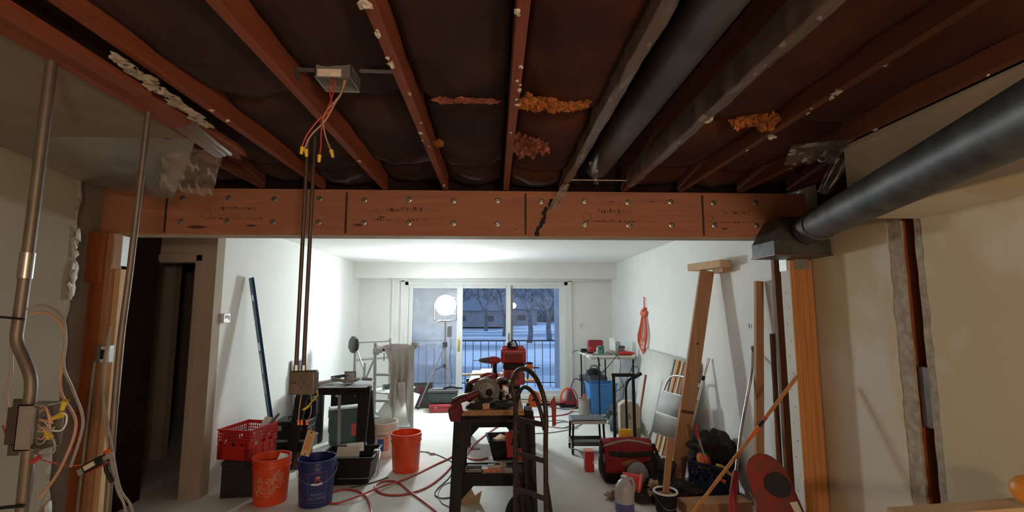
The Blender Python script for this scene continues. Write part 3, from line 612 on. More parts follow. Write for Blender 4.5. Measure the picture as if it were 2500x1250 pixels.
cable('brown cable looping from the thick conduit down behind the open box', [(-1.435, 1.50, 1.60), (-1.39, 1.50, 1.605), (-1.345, 1.50, 1.575), (-1.322, 1.50, 1.52), (-1.325, 1.50, 1.45), (-1.335, 1.52, 1.36), (-1.34, 1.59, 1.25), (-1.345, 1.56, 1.13), (-1.365, 1.52, 1.05)], .0042, 'wire_tan')
cable('grey cable looping beside the brown one over the open box', [(-1.435, 1.49, 1.615), (-1.385, 1.49, 1.625), (-1.33, 1.49, 1.59), (-1.312, 1.49, 1.52), (-1.318, 1.50, 1.44), (-1.325, 1.55, 1.36), (-1.327, 1.60, 1.25), (-1.335, 1.58, 1.12)], .0042, 'wire_grey')
cable('grey cable hugging the left side of the thick conduit bend', [(-1.475, 1.50, 1.58), (-1.478, 1.5, 1.5), (-1.47, 1.5, 1.42), (-1.475, 1.5, 1.34), (-1.47, 1.56, 1.2), (-1.43, 1.56, 1.12), (-1.41, 1.53, 1.0)], .0045, 'wire_grey')
tag(MB().tube([(-1.60, 1.47, 1.60), (-1.49, 1.465, 1.592), (-1.42, 1.468, 1.585)], .0035, smooth=3).build('strap', 'black_plastic'), 'black tie wire around the thick conduit above its bend', 'strap')
tag(MB().tube([(-1.50, 1.46, 1.03), (-1.43, 1.465, 1.045), (-1.36, 1.468, 1.05)], .005, smooth=3).build('strap', 'black_plastic'), 'black tie wire around the thick conduit below the open box', 'strap')
t = thing('thin_conduit', 'thinner steel conduit rising from floor to torn ceiling edge left of the doorway', 'conduit', (-1.44, 1.883, 0)); MB().tube([(-1.425, 1.883, 2.44), (-1.44, 1.883, 1.8), (-1.452, 1.883, 1.4), (-1.44, 1.883, .8), (-1.43, 1.883, 0)], .0115, 14, smooth=5).build('pipe', 'emt', t, world=True)
for i, (dx, dy) in enumerate(((.0, 0), (.012, .01))):
    cable(('dangling grey cable beside the thinner conduit', 'second grey cable twisted beside the thinner conduit')[i], [(-1.475+dx, 1.86-dy, 1.55), (-1.487+dx, 1.86-dy, 1.42), (-1.478+dx, 1.86-dy, 1.28), (-1.455+dx, 1.86, 1.16), (-1.43+dx, 1.86, 1.06), (-1.395+dx, 1.86, .95), (-1.36+dx*2, 1.86, .88), (-1.34+dx*3, 1.86, .72)], .004, 'wire_grey')
t = thing('cable_splice', 'black taped cable end with orange wire nuts beside the thinner conduit', 'cable', (-1.43, 1.84, 1.06)); MB().tube([(-1.432, 1.84, 1.09), (-1.425, 1.84, 1.03), (-1.40, 1.84, .985)], .008, smooth=4).build('tape', 'black_plastic', t, world=True)
for dx, dz in ((-.005, .012), (.012, .004), (.004, .02)): MB().cyl((-1.425+dx*.3, 1.835, 1.085), (-1.42+dx, 1.83, 1.085+dz), .004, .007, 8).build('wire_nut', 'orange_tool', t, world=True)
t = thing('loose_receptacle', 'loose duplex receptacle hanging from wires left of the red brown stud', 'receptacle', (-1.44, 1.8, 1.06), rot=(0, -.52, 0))
B(-.035, .035, -.012, .012, -.016, .016).build('body', 'black_plastic', t, bevel=.003); B(-.026, .014, -.014, -.012, -.006, .010).build('face', 'beige', t); B(.035, .075, -.003, .0, -.008, .008).build('mounting_ear', 'galv', t); B(-.06, -.035, -.003, .0, -.010, .010).build('mounting_ear', 'galv', t); B(-.03, .05, -.011, .011, -.020, -.0165).build('stripe', 'tool_red', t)
MB().tube([(-.03, .0, .016), (-.055, -.05, .05), (-.02, -.2, .14), (.10, -.33, .19)], .0022, smooth=6).build('wire', 'wire_red', t)
# inside the slot of the right wall
t = thing('wall_stud', 'red stud visible inside the torn slot of the right wall', 'stud', (2.26, 2.42, 0)); B(-.04, .05, -.0, .038, 0, 2.3).build('timber', 'stud_red', t)
t = thing('steel_box', 'dark steel device box inside the torn slot of the right wall', 'electrical box', (2.25, 2.37, 1.17)); B(-.03, .05, -.035, .045, -.16, .15).build('box', 'emt_dark', t, bevel=.004)
# sawhorse plank at bottom right
t = thing('wooden_sawhorse', 'bare wooden sawhorse plank crossing the bottom right corner', 'sawhorse', (1.82, 1.95, 0))
MB().bar((1.622, 1.933, 0.778), (2.130, 1.834, 0.851), .09, .04).build('top_plank', 'pine_flat', t, world=True, bevel=.003)
for a, b in (((1.70, 1.90, .755), (1.66, 1.72, 0)), ((1.70, 1.90, .755), (1.74, 2.14, 0)), ((2.08, 1.84, .765), (2.04, 1.64, 0)), ((2.08, 1.84, .765), (2.08, 2.04, 0))): MB().bar(a, b, .07, .035).build('leg', 'pine_flat', t, world=True)
t = thing('hard_hat', 'orange plastic dome resting on the wooden plank at the right edge', 'hard hat', (2.040, 1.789, 0.927)); MB().ball((0, 0, 0), .055, .055, .055, 24, 14).build('shell', 'dome_orange', t)

# torn white paper flakes on the broken edge of the left wall
t = thing('torn_drywall_paper', 'white torn plaster flakes along the broken edge of the left wall', 'debris', (XL, 2.84, 1.9)); rnd = random.Random(21)
for i, (z, s) in enumerate(((2.06, .05), (2.00, .035), (1.94, .03), (1.86, .06), (1.80, .05), (1.74, .065), (1.69, .04), (.92, .03), (.50, .05), (.44, .04))):
    n = 7; pts = [(XL+.004+rnd.uniform(0, .012), 2.845+math.cos(2*math.pi*k/n)*s*.45*rnd.uniform(.5, 1.3)+.012, z+math.sin(2*math.pi*k/n)*s*rnd.uniform(.5, 1.1)) for k in range(n)]
    MB().add(pts, [tuple(range(n))]).build('flake', 'paper', t, world=True, solid=.004)
# ================================================================ left side of the far room
def bucket(label, loc, face, m, ring=.0, handle=True, grip='white_plastic', rt=.150, rb=.131, h=.368, hang=1, cat='bucket'):
    t = thing('bucket', label, cat, loc, 0); k = h/.368
    MB().lathe([(.0001, .004), (rb-.003, .004), (rb, 0), (rb+.001, .01), (rb+(rt-rb)*.78, .285*k), (rt+.003, .288*k), (rt+.003, .296*k), (rt-.001, .300*k), (rt, .330*k), (rt+.005, .333*k), (rt+.005, .341*k), (rt+.001, .345*k), (rt+.002, .362*k), (rt+.005, h), (rt-.004, h), (rt-.007, .34*k), (rb-.004, .012), (.0001, .012)], 48).build('shell', m, t, sharp=50)
    if handle:
        p = []
        for i in range(13):
            a = math.pi*i/12; x = math.cos(a)*(rt+.012); s_ = math.sin(a)
            v = Vector((x, -s_*(rt+.035), .30*k-s_*hang*.13)); p.append(tuple(RZ(face) @ v))
        MB().tube(p, .0022, 6, smooth=2).build('handle', 'steel', t)
        q = [p[5], p[6], p[7]]; MB().tube(q, .008, 8).build('grip', grip, t)
        for s_ in (-1, 1): MB().cyl(tuple(RZ(face) @ Vector((s_*(rt-.005), 0, .30*k))), tuple(RZ(face) @ Vector((s_*(rt+.016), 0, .30*k))), .015, n=12).build('handle_ear', m, t)
    return t
def on_bucket(face, z0, rb=.131, rt=.150, h=.368, tilt=0, off=.0014, x0=0):
    def fn(a, b):
        a, b = a*math.cos(tilt)-b*math.sin(tilt)+x0, a*math.sin(tilt)+b*math.cos(tilt); z = z0+b; r = rb+(rt-rb)*z/h+off; th = face-math.pi/2+a/r
        return (r*math.cos(th), r*math.sin(th), z)
    return fn
def cpatch(mb, fn, x0, x1, z0, z1, n=10):
    k = len(mb.v)
    for i in range(n+1):
        x = x0+(x1-x0)*i/n; mb.v += [fn(x, z0), fn(x, z1)]
    for i in range(n): mb.f.append((k+2*i, k+2*i+2, k+2*i+3, k+2*i+1))
    return mb
# orange buckets
F1 = .36
t = bucket('orange bucket with pale stencil lettering standing beside the blue bucket', (-1.90, 4.22, 0), F1+2.3, 'orange_bucket', hang=.9)
for txt, s, x, z, b in (('THE', .050, -.062, .068, .0018), ('HOME', .098, 0, -.012, .0045), ('DEPOT', .062, .02, -.068, .0025)):
    f = on_bucket(F1, .165, tilt=.62); text_mb(txt, s, (lambda f_, x_, z_: lambda a, b_: f_(a+x_, b_+z_))(f, x, z), b, sx=.95).build('stencil_lettering', 'stencil_pale', t)
fr_ = MB(); f = on_bucket(F1, .165, off=.0012)
cpatch(fr_, f, -.12, .12, .108, .110); cpatch(fr_, f, -.12, .12, -.122, -.120); fr_.build('stencil_border', 'stencil_pale', t)
tag(MB().box(-.035, .035, -.0015, .0015, -.12, .12, T(-1.845, 4.235, .285) @ RZ(.5) @ RX(-.95) @ RY(.4)).build('drywall_knife', 'steel_plate'), 'pale flat metal piece sticking out of the lettered orange bucket', 'scraper')
t = bucket('orange bucket standing alone on the floor in the middle of the room', (-.895, 4.95, 0), 1.2, 'orange_bucket', handle=False)
f = on_bucket(.85, .17); text_mb('DEPOT', .06, (lambda f_: lambda a, b: f_(b-.0, a))(f), .002).build('stencil_lettering', 'mid_grey', t)
f = on_bucket(-.95, .17); text_mb('HOME', .06, (lambda f_: lambda a, b: f_(b-.0, a))(f), .002).build('stencil_lettering', 'stencil_pale', t)
# blue bucket
F2 = .42
t = bucket('dark blue plastic bucket with a printed label and wire handle', (-1.50, 4.17, 0), F2-.06, 'blue_bucket', hang=.75)
f = on_bucket(F2, .165); bd = MB()
cpatch(bd, f, -.075, .075, .113, .116); cpatch(bd, f, -.075, .075, -.122, -.119)
for s in (-.075, .072):
    cpatch(bd, f, s, s+.003, -.12, .115, 2)
bd.build('label_border', 'frame_orange', t)
tr = MB(); k = len(tr.v)
for i in range(9):
    z = .02+.07*i/8; w_ = .034*(1-i/8*.8)
    tr.v += [f(-w_, z), f(w_, z)]
for i in range(8): tr.f.append((2*i, 2*i+1, 2*i+3, 2*i+2))
tr.build('label_emblem', 'label_red', t)
text_mb('HHF', .02, lambda a, b: f(a, b+.07), .0006).build('label_lettering', 'light_grey', t)
text_mb('Painters', .034, lambda a, b: f(a, b-.065), .0006).build('label_lettering', 'stencil_grey', t)
text_mb('BUY MORE', .026, lambda a, b: f(a, b-.095), .0006).build('label_lettering', 'stencil_grey', t)
# white pail
t = bucket('dusty white paint pail with a blue label behind the lone orange bucket', (-1.235, 5.43, 0), .1, 'pail_white', hang=.35, grip='steel')
MB().lathe([(.0001, .31), (.141, .31), (.143, .305)], 40).build('dried_compound', 'dusty_grey', t)
f = on_bucket(-.1, .15); lb = MB(); cpatch(lb, f, -.02, .05, -.07, .06); lb.build('label', 'label_blue', t); lb = MB(); cpatch(lb, f, .055, .10, -.07, .09); cpatch(lb, f, -.03, .055, .075, .085); lb.build('label_stripe', 'stencil_pale', t)
text_mb('1.65', .05, lambda a, b: f(a-.085, b+.04), .001).build('label_lettering', 'dark_grey', t)
# milk crate builder
def crate(name, label, loc, rz, w, d, h, m, cat='crate', holes=9, dark=None):
    t = thing(name, label, cat, loc, rz); o = MB(); th = .006
    def wall(M, L):
        n = max(6, int(L/.022)); o.box(-L/2, L/2, 0, th, h-.022, h, M); o.box(-L/2, L/2, 0, th, 0, .03, M)
        for z in (h-.045, h-.07, h-.10): o.box(-L/2, L/2, 0, th, z-.004, z+.004, M)
        for i in range(n+1): x = -L/2+L*i/n; o.box(x-.004, x+.004, 0, th, h-.10, h-.02, M)
        for s in (-1, 1): o.box(s*L/2-(.05 if s > 0 else 0), s*L/2+(.05 if s < 0 else 0), 0, th, 0, h-.10, M)
        o.box(-L/2, L/2, 0, th, .03, h*.42, M) ; o.box(-L/2, L/2, -.006, th, h*.42, h*.42+.01, M)
        for i in range(4): x = -L/2+L*(i+.5)/4; o.box(x-.02, x+.02, 0, th, h*.42, h-.10, M)
        for i in range(3): x = -L/2+L*(i+1)/4; o.box(x-.003, x+.003, -.006, 0, .02, h*.42, M)
    for a, L, q in ((0, w, d), (math.pi, w, d), (math.pi/2, d, w), (-math.pi/2, d, w)): wall(RZ(a) @ T(0, -q/2, 0), L)
    o.box(-w/2, w/2, -d/2, d/2, 0, .005); o.build('basket', m, t)
    rim = MB()
    for a, L, q in ((0, w, d), (math.pi, w, d), (math.pi/2, d, w), (-math.pi/2, d, w)): rim.box(-L/2-.006, L/2+.006, -q/2-.008, -q/2+.006, h-.004, h+.008, RZ(a))
    rim.build('rim', m, t); return t
t = thing('storage_box', 'dark brown box carrying the red crate', 'box', (-2.22, 4.46, 0), .12)
B(-.15, .15, -.17, .17, 0, .27).build('body', 'black_matte', t, bevel=.006); B(-.155, .155, -.175, .175, .27, .30).build('lid', 'black_matte', t, bevel=.006); B(.151, .153, -.12, .02, .02, .26).build('foil_tape', 'galv', t)
crate('milk_crate', 'red plastic milk crate on top of the dark box left of the buckets', (-2.25, 4.50, .301), -.20, .31, .37, .25, 'crate_red')
tag(MB().bar((-2.22, 4.45, .33), (-2.13, 4.62, .60), .09, .012).build('putty_board', 'paper'), 'white flat piece sticking out of the red crate', 'board')
tag(MB().bar((-2.26, 4.52, .33), (-2.04, 4.62, .63), .06, .02).build('grey_bar', 'dark_grey'), 'dark grey bar sticking out of the red crate', 'bar')
tag(B(-2.36, -2.30, 4.36, 4.40, .308, .52).build('trowel_blade', 'black_matte', bevel=.004), 'dark tool inside the red crate seen through its front', 'tool')
# long box level leaning on wall
A_, B_ = Vector((-2.47, 4.80, 1.93)), Vector((-2.16, 4.93, .012)); u = (A_-B_).normalized()
t = thing('box_level', 'long blue and black box level leaning against the left wall', 'spirit level', tuple(B_))
MB().bar(tuple(B_), tuple(A_), .024, .062, (1, -.9, 0)).build('body', 'level_blue', t, world=True, bevel=.002)
nrm = Vector((1, -.9, 0)); nrm = (nrm-u*nrm.dot(u)).normalized(); sd = u.cross(nrm).normalized()
for s in (-1, 1): MB().bar(tuple(B_+nrm*.031*s), tuple(A_+nrm*.031*s), .026, .004, (1, -.9, 0)).build('edge_rail', 'level_edge', t, world=True)
for a, b, m in ((.62, .66, 'chrome'), (.50, .60, 'light_grey'), (.40, .47, 'light_grey'), (.88, .91, 'chrome'), (.18, .21, 'orange_tool'), (.765, .78, 'tool_red')):
    p, q = B_+(A_-B_)*a, B_+(A_-B_)*b
    for s in (-1,): MB().bar(tuple(p+sd*.0125*s), tuple(q+sd*.0125*s), .002, .028, (1, -.9, 0)).build('label_strip', m, t, world=True)
# stack of tool boxes left
def toolbox(label, loc, rz, w, d, h, m='black_plastic', lid='black_plastic', latch='light_grey', handle=True, name='tool_box'):
    t = thing(name, label, 'tool box', loc, rz)
    B(-w/2, w/2, -d/2, d/2, 0, h*.62).build('body', m, t, bevel=.008); B(-w/2-.006, w/2+.006, -d/2-.006, d/2+.006, h*.63, h).build('lid', lid, t, bevel=.01)
    for s in (-1, 1): B(s*w*.3-.018, s*w*.3+.018, -d/2-.014, -d/2-.004, h*.5, h*.78).build('latch', latch, t, bevel=.002)
    if handle: MB().tube([(-w*.2, 0, h-.002), (-w*.17, 0, h+.022), (w*.17, 0, h+.022), (w*.2, 0, h-.002)], .008, smooth=3).build('handle', lid, t)
    return t
B(-2.26, -1.98, 5.0, 5.35, 0, .16).build('cardboard_box', 'brown_card', bevel=.004); tag(bpy.data.objects['cardboard_box'], 'orange brown cardboard box behind the lettered orange bucket', 'box')
t = thing('parts_tray', 'dark drawer unit stacked on the orange brown box', 'drawer unit', (-2.10, 5.2, .161)); B(-.20, .17, -.16, .14, 0, .10).build('body', 'dark_grey', t, bevel=.004); B(-.185, .155, -.165, -.16, .01, .09).build('drawer', 'black_plastic', t, bevel=.002); B(-.205, .175, -.165, .145, .1, .112).build('top', 'mid_grey', t)
toolbox('black tool box with pale rim on the drawer unit beside the level', (-2.12, 5.2, .274), .04, .34, .26, .18, latch='mid_grey'); 
B(-2.0, -1.93, 5.16, 5.22, .47, .476).build('warning_label', 'label_red'); bpy.data.objects['warning_label'].parent = bpy.data.objects['tool_box']; bpy.data.objects['warning_label'].matrix_parent_inverse = Matrix.Translation((2.12, -5.2, -.274)); bpy.data.objects['warning_label'].location = (-.12, .03, -.012)
t = thing('hard_case', 'black upright tool case behind the tool box stack against the left wall', 'case', (-2.26, 5.95, 0), .1); B(-.16, .16, -.06, .06, .0, .66).build('shell', 'black_plastic', t, bevel=.03); B(-.12, .12, -.066, -.06, .35, .6).build('panel', 'dark_grey', t, bevel=.01); MB().tube([(-.06, 0, .655), (-.05, 0, .70), (.05, 0, .70), (.06, 0, .655)], .009, smooth=3).build('handle', 'black_plastic', t)
t = thing('leaning_panel', 'pale grey framed panel leaning on the left wall behind the conduit box', 'panel', (-2.42, 6.1, 0)); MB().bar((-2.40, 6.1, 0), (-2.50, 6.1, .98), .34, .02, (1, 0, 0)).build('panel', 'light_grey', t, world=True); B(-2.47, -2.44, 6.02, 6.10, .86, .97).build('bracket', 'dark_grey', t, world=True); B(-2.455, -2.42, 5.96, 6.0, .70, .84).build('bracket', 'black_plastic', t, world=True)
t = thing('spray_can', 'dark teal spray can on the black tool box lid', 'can', (-1.965, 5.28, .456)); MB().cyl((0, 0, 0), (0, 0, .17), .032, n=20).build('can', 'level_blue', t); MB().cyl((0, 0, .17), (0, 0, .21), .022, .018, 16).build('cap', 'mid_grey', t)
# sawhorse builder
def sawhorse(label, loc, rz, W, H, tray=True, group='black folding plastic sawhorses', tz=.26):
    t = thing('folding_sawhorse', label, 'sawhorse', loc, rz, group)
    b = MB().box(-W/2, W/2, -.045, .045, H-.05, H); b.box(-W/2+.03, W/2-.03, -.035, .035, H-.09, H-.05); b.build('top_beam', 'black_plastic', t, bevel=.004)
    for sy in (-1, 1):
        for sx in (-1, 1):
            x = sx*(W/2-.055); m = MB(); o_ = []
            for z, y, hw, hy in ((H-.05, .03, .062, .022), (H*.5, .13, .052, .022), (0, .235, .042, .022)):
                o_ += [(x+sx*(.03*(1-z/H))-hw, sy*(y-hy), z), (x+sx*(.03*(1-z/H))+hw, sy*(y-hy), z), (x+sx*(.03*(1-z/H))+hw, sy*(y+hy), z), (x+sx*(.03*(1-z/H))-hw, sy*(y+hy), z)]
            fs = [(0, 1, 2, 3), (11, 10, 9, 8)]+[(4*i+j, 4*i+(j+1) % 4, 4*i+4+(j+1) % 4, 4*i+4+j) for i in range(2) for j in range(4)]
            m.add(o_, fs); m.build('leg', 'black_plastic', t, bevel=.004)
            gz = H-.05; gx = x-sx*.055
            MB().add([(gx, sy*.03, gz), (gx-sx*.10, sy*.03, gz), (gx-sx*.03, sy*.04, gz-.035), (gx, sy*.05, gz-.11), (gx, sy*.05-.02, gz), (gx-sx*.10, sy*.05-.02, gz), (gx-sx*.03, sy*.06-.02, gz-.035), (gx, sy*.07-.02, gz-.11)], [(0, 1, 2, 3), (4, 5, 6, 7), (0, 1, 5, 4), (1, 2, 6, 5), (2, 3, 7, 6), (3, 0, 4, 7)]).build('corner_brace', 'black_plastic', t)
            B(x+sx*.04-.012, x+sx*.04+.018, sy*.10-.02, sy*.10+.02, H*.62, H*.68).build('leg_hook', 'black_plastic', t, bevel=.003)
    if tray:
        m = MB(); y0 = .13
        m.box(-W/2+.07, W/2-.07, -y0, y0, tz, tz+.012); m.box(-W/2+.07, W/2-.07, -y0-.012, -y0+.004, tz-.075, tz+.02); m.box(-W/2+.07, W/2-.07, y0, y0+.012, tz-.06, tz+.02)
        m.build('tray', 'black_plastic', t, bevel=.002)
        for s in (-1, 1): MB().add([(s*(W/2-.07), -y0-.012, tz-.07), (s*(W/2-.17), -y0-.012, tz-.07), (s*(W/2-.07), -y0-.012, tz-.18), (s*(W/2-.07), -y0+.01, tz-.07), (s*(W/2-.17), -y0+.01, tz-.07), (s*(W/2-.07), -y0+.01, tz-.18)], [(0, 1, 2), (5, 4, 3), (0, 3, 4, 1), (1, 4, 5, 2), (2, 5, 3, 0)]).build('tray_brace', 'black_plastic', t)
    return t
sawhorse('black plastic sawhorse on the left below the conduit box, covered in metal pieces', (-1.70, 5.15, 0), -.03, .76, .80, tray=False)
tag(MB().box(-.36, .36, -.17, .17, -.003, .003, T(-1.69, 5.16, .815) @ RX(.05)).build('metal_sheet', 'light_grey'), 'pale sheet metal piece lying over the left sawhorse top', 'sheet metal')
rnd = random.Random(4)
for i, (x, y, w_, d_, a, m, l) in enumerate(((-1.93, 5.13, .20, .12, .2, 'mid_grey', 'grey bent metal bracket at the left end of the left sawhorse'), (-1.78, 5.16, .26, .11, .1, 'light_grey', 'wide pale sheet metal plate on the left sawhorse'), (-1.62, 5.12, .22, .07, .35, 'mid_grey', 'slanted grey strip on the left sawhorse'),
        (-1.50, 5.17, .17, .12, -.2, 'dusty_grey', 'dusty grey block on the left sawhorse'), (-1.38, 5.13, .12, .09, .8, 'mid_grey', 'grey angled bracket at the right end of the left sawhorse'), (-1.67, 5.19, .20, .05, -.4, 'dark_grey', 'dark strip lying over plates on the left sawhorse'))):
    mb = MB().box(-w_/2, w_/2, -d_/2, d_/2, 0, .005); mb.box(-w_/2, w_/2, -d_/2, -d_/2+.004, 0, .03); mb.box(-w_*.1, w_*.1, -d_*.2, d_*.2, .005, .012)
    o = mb.build('metal_bracket', m); o.location = (x, y-.06+.04*(i % 3), .832+.010*i); o.rotation_euler = (.2, .16*(-1)**i, a); tag(o, l, 'bracket', 'metal pieces on the left sawhorse')
t = thing('picture_frame', 'small grey frame standing at the back of the left sawhorse', 'frame', (-1.56, 5.2, .83), .1)
m = MB(); m.box(-.06, .06, -.005, .005, .10, .115); m.box(-.06, .06, -.005, .005, 0, .015); m.box(-.06, -.045, -.005, .005, 0, .11); m.box(.045, .06, -.005, .005, 0, .11); m.build('frame', 'mid_grey', t); B(-.045, .045, -.001, .001, .015, .10).build('mesh', 'light_grey', t)
t = thing('clamp_light', 'grey cap shaped work lamp on the back of the left sawhorse', 'lamp', (-1.73, 5.18, .84)); MB().lathe([(.001, .05), (.02, .045), (.035, .02), (.04, 0)], 20).build('shade', 'mid_grey', t)
tag(MB().bar((-1.72, 5.42, 0), (-1.69, 5.27, .70), .032, .012).build('aluminium_bar', 'alu'), 'bare aluminium bar standing behind the left sawhorse opening', 'bar')
tag(MB().bar((-1.36, 5.50, 0), (-1.37, 5.45, .42), .03, .012).build('aluminium_bar', 'alu'), 'aluminium bar standing by the right leg of the left sawhorse', 'bar')
# things behind the sawhorse
t = thing('open_case', 'dark green tool case with a red label standing behind the left sawhorse', 'case', (-1.80, 5.95, 0), 0)
M = T(-1.78, 5.95, .21) @ RZ(.5) @ RY(-.0)
MB().box(-.22, .22, -.06, .06, -.21, .20, M).build('shell', 'dark_green', t, world=True, bevel=.015); MB().box(-.23, .23, -.07, .07, .20, .225, M).build('edge', 'light_grey', t, world=True, bevel=.006); MB().box(.02, .16, -.064, -.06, -.12, .02, M).build('label', 'label_red', t, world=True)
t = thing('tool_bag', 'small dark green tool bag behind the left sawhorse leg', 'bag', (-1.66, 6.3, 0)); MB().ball((0, 0, .15), .16, .13, .15, 24, 14, jit=.25, seed=3).build('body', 'dark_green', t); MB().tube([(-.09, 0, .27), (-.07, 0, .34), (.07, 0, .34), (.09, 0, .27)], .012, smooth=4).build('handle', 'light_grey', t); B(-.06, .04, -.14, -.125, .12, .2).build('pocket', 'label_red', t)
toolbox('dark tool box on the floor behind the left sawhorse near the ladder', (-1.98, 6.55, 0), .2, .45, .25, .30, 'dark_grey', 'mid_grey', 'label_red')
toolbox('black tool box stacked behind the left sawhorse under the plates', (-1.98, 6.55, .325), .1, .40, .24, .26, 'black_plastic', 'dark_grey', 'light_grey')
# black tote with wire handle
t = thing('plastic_tote', 'open black plastic tote with a wire handle and papers inside', 'tote', (-1.38, 4.72, 0), .04)
m = MB(); th = .006; wb, wt, db, dt_, h = .20, .24, .17, .20, .25
def ringq(a, b, z): return [(-a, -b, z), (a, -b, z), (a, b, z), (-a, b, z)]
m.add(ringq(wb, db, 0)+ringq(wt, dt_, h)+ringq(wt-th, dt_-th, h)+ringq(wb-th, db-th, .008), [(3, 2, 1, 0), (12, 13, 14, 15)]+[(4*i+j, 4*i+(j+1) % 4, 4*i+4+(j+1) % 4, 4*i+4+j) for i in range(3) for j in range(4)])
m.build('tub', 'black_plastic', t, sharp=20); m = MB(); m.box(-wt-.015, wt+.015, -dt_-.015, -dt_, h-.02, h+.002); m.box(-wt-.015, wt+.015, dt_, dt_+.015, h-.02, h+.002); m.box(-wt-.015, -wt, -dt_, dt_, h-.02, h+.002); m.box(wt, wt+.015, -dt_, dt_, h-.02, h+.002); m.build('rim', 'black_plastic', t, bevel=.003)
MB().tube([(wt+.005, .10, h), (wt+.03, .02, h-.02), (wt+.05, -.12, h-.05), (wt+.06, -.20, h-.11), (wt+.03, -.25, h-.16), (-.05, -.25, h-.165)], .0035, smooth=5).build('wire_handle', 'steel', t)
B(wt-.02, wt+.02, -.06, .0, h-.02, h+.02).build('clip', 'steel', t, bevel=.004)
tag(MB().box(-.10, .12, -.003, .003, -.10, .10, T(-1.44, 4.78, .175) @ RX(-.35)).build('paper_sheet', 'paper'), 'upright white sheet inside the black tote', 'paper')
tag(MB().box(-.08, .08, -.003, .003, -.05, .05, T(-1.38, 4.86, .25) @ RZ(.3) @ RX(-.9)).build('paper_sheet', 'paper'), 'folded pale sheet on top inside the black tote', 'paper')
tag(B(-1.60, -1.48, 4.43, 4.50, 0, .18).build('grey_block', 'dusty_grey', bevel=.004), 'grey block on the floor between blue bucket and black tote', 'block')
tag(MB().tube([(-1.30, 4.47, .006), (-1.15, 4.58, .006), (-1.02, 4.72, .006)], .006, smooth=4).build('steel_rod', 'dark_grey'), 'thin dark rod on the floor right of the black tote', 'rod')
# articulated ladder with platform
t = thing('scaffold_ladder', 'folding aluminium ladder stand with rungs and a white platform, sweatshirt draped over it', 'ladder', (-1.45, 6.6, 0))
R1, R2 = (-1.60, 6.45), (-1.09, 6.40); R3, R4 = (-2.03, 6.95), (-1.60, 7.30)
for i, (x, y) in enumerate((R1, R2)): MB().cyl((x, y, 0), (x-.01, y-.02, 1.16), .021, n=12).build('post', 'alu', t, world=True)
for i, (x, y) in enumerate((R3, R4)): MB().cyl((x, y, 0), (x, y, 1.17), .019, n=12).build('post', 'alu', t, world=True)
for z in (1.10, .74, .40, .06): MB().cyl((R1[0], R1[1]-.01, z), (R2[0], R2[1]-.01, z), .017, n=10).build('rung', 'alu', t, world=True)
for z in (1.13, .88, .45): MB().cyl((R3[0], R3[1], z), (R4[0], R4[1], z), .016, n=10).build('rung', 'alu', t, world=True)
MB().cyl((R3[0], R3[1], 1.08), (-1.83, 6.75, .74), .013, n=8).build('brace', 'alu', t, world=True); MB().cyl((R1[0], R1[1], 1.0), (-1.82, 6.75, .62), .013, n=8).build('brace', 'alu', t, world=True); MB().cyl((-1.83, 6.75, .55), (-1.83, 6.75, .86), .017, n=10).build('brace', 'alu', t, world=True)
for (x, y) in (R1, R2, R3, R4): MB().cyl((x, y, 0), (x, y, .05), .026, n=10).build('rubber_foot', 'orange_tool', t, world=True)
MB().add([(-1.95, 6.90, .44), (-1.25, 6.62, .44), (-1.20, 7.25, .44), (-1.68, 7.35, .44)], [(0, 1, 2, 3)]).build('platform', 'white_plastic', t, world=True, solid=.02)
tag(MB().add([(-1.62, 6.50, .16), (-1.50, 7.35, .42), (-1.12, 7.2, .34), (-1.15, 6.45, .10)], [(0, 1, 2, 3)]).build('white_board', 'paper', solid=.015), 'white board sloping under the platform of the ladder stand', 'board')
rnd = random.Random(8); m = MB()
for k in range(5):
    p = []
    for i in range(14): a = i*.9+k; p.append((-1.52+.10*math.cos(a)*rnd.uniform(.5, 1.2), 6.98+.10*math.sin(a), .462+.012*k+.02*rnd.random()))
    m.tube(p, .006, 6, smooth=3)
tag(m.build('cord_pile', 'dark_green'), 'tangled dark green cords heaped on the ladder platform', 'cord')
tag(MB().box(-.12, .12, -.005, .005, -.1, .1, T(-1.45, 6.74, .455) @ RX(1.5)).build('magazine', 'light_grey'), 'grey leaflet lying at the front of the ladder platform', 'paper')
# sweatshirt draped on the ladder
LS = [(0, .74), (.08, .84), (.16, .96), (.24, .93), (.34, .72), (.44, .70), (.56, .80), (.66, .68), (.76, .74), (.88, .98), (1, 1.08)]
def shirt(u, v):
    for (a0, l0), (a1, l1) in zip(LS, LS[1:]):
        if u <= a1: L = l0+(l1-l0)*(u-a0)/(a1-a0); break
    s = v*L; fold = .020*math.sin(u*23+v*2.5)+.012*math.sin(u*11+v*5+1)+.03*noise.noise(Vector((u*5, v*4, 2)))
    x0 = -1.50+.12*min(1, s*4)**.7; x1 = -1.075-.02*v; x = x0+(x1-x0)*u
    y = 6.385-.036-fold*(.35+v)-.035*math.sin(math.pi*min(1, v*2))
    return (x, y, 1.13-s+.025*math.sin(u*math.pi)*(1-v)+.012*noise.noise(Vector((u*9, v*3, 7))))
t = thing('sweatshirt', 'grey sweatshirt draped over the top rung of the ladder stand', 'clothing', (-1.3, 6.4, 1.1))
MB().grid(shirt, 60, 44).build('body', 'shirt', t, world=True, solid=.008, sharp=80)
MB().tube([(-1.22, 6.30, .66), (-1.20, 6.28, .50), (-1.19, 6.29, .40)], lambda q: .05-.02*q, 14, smooth=4).build('sleeve', 'shirt', t, world=True)
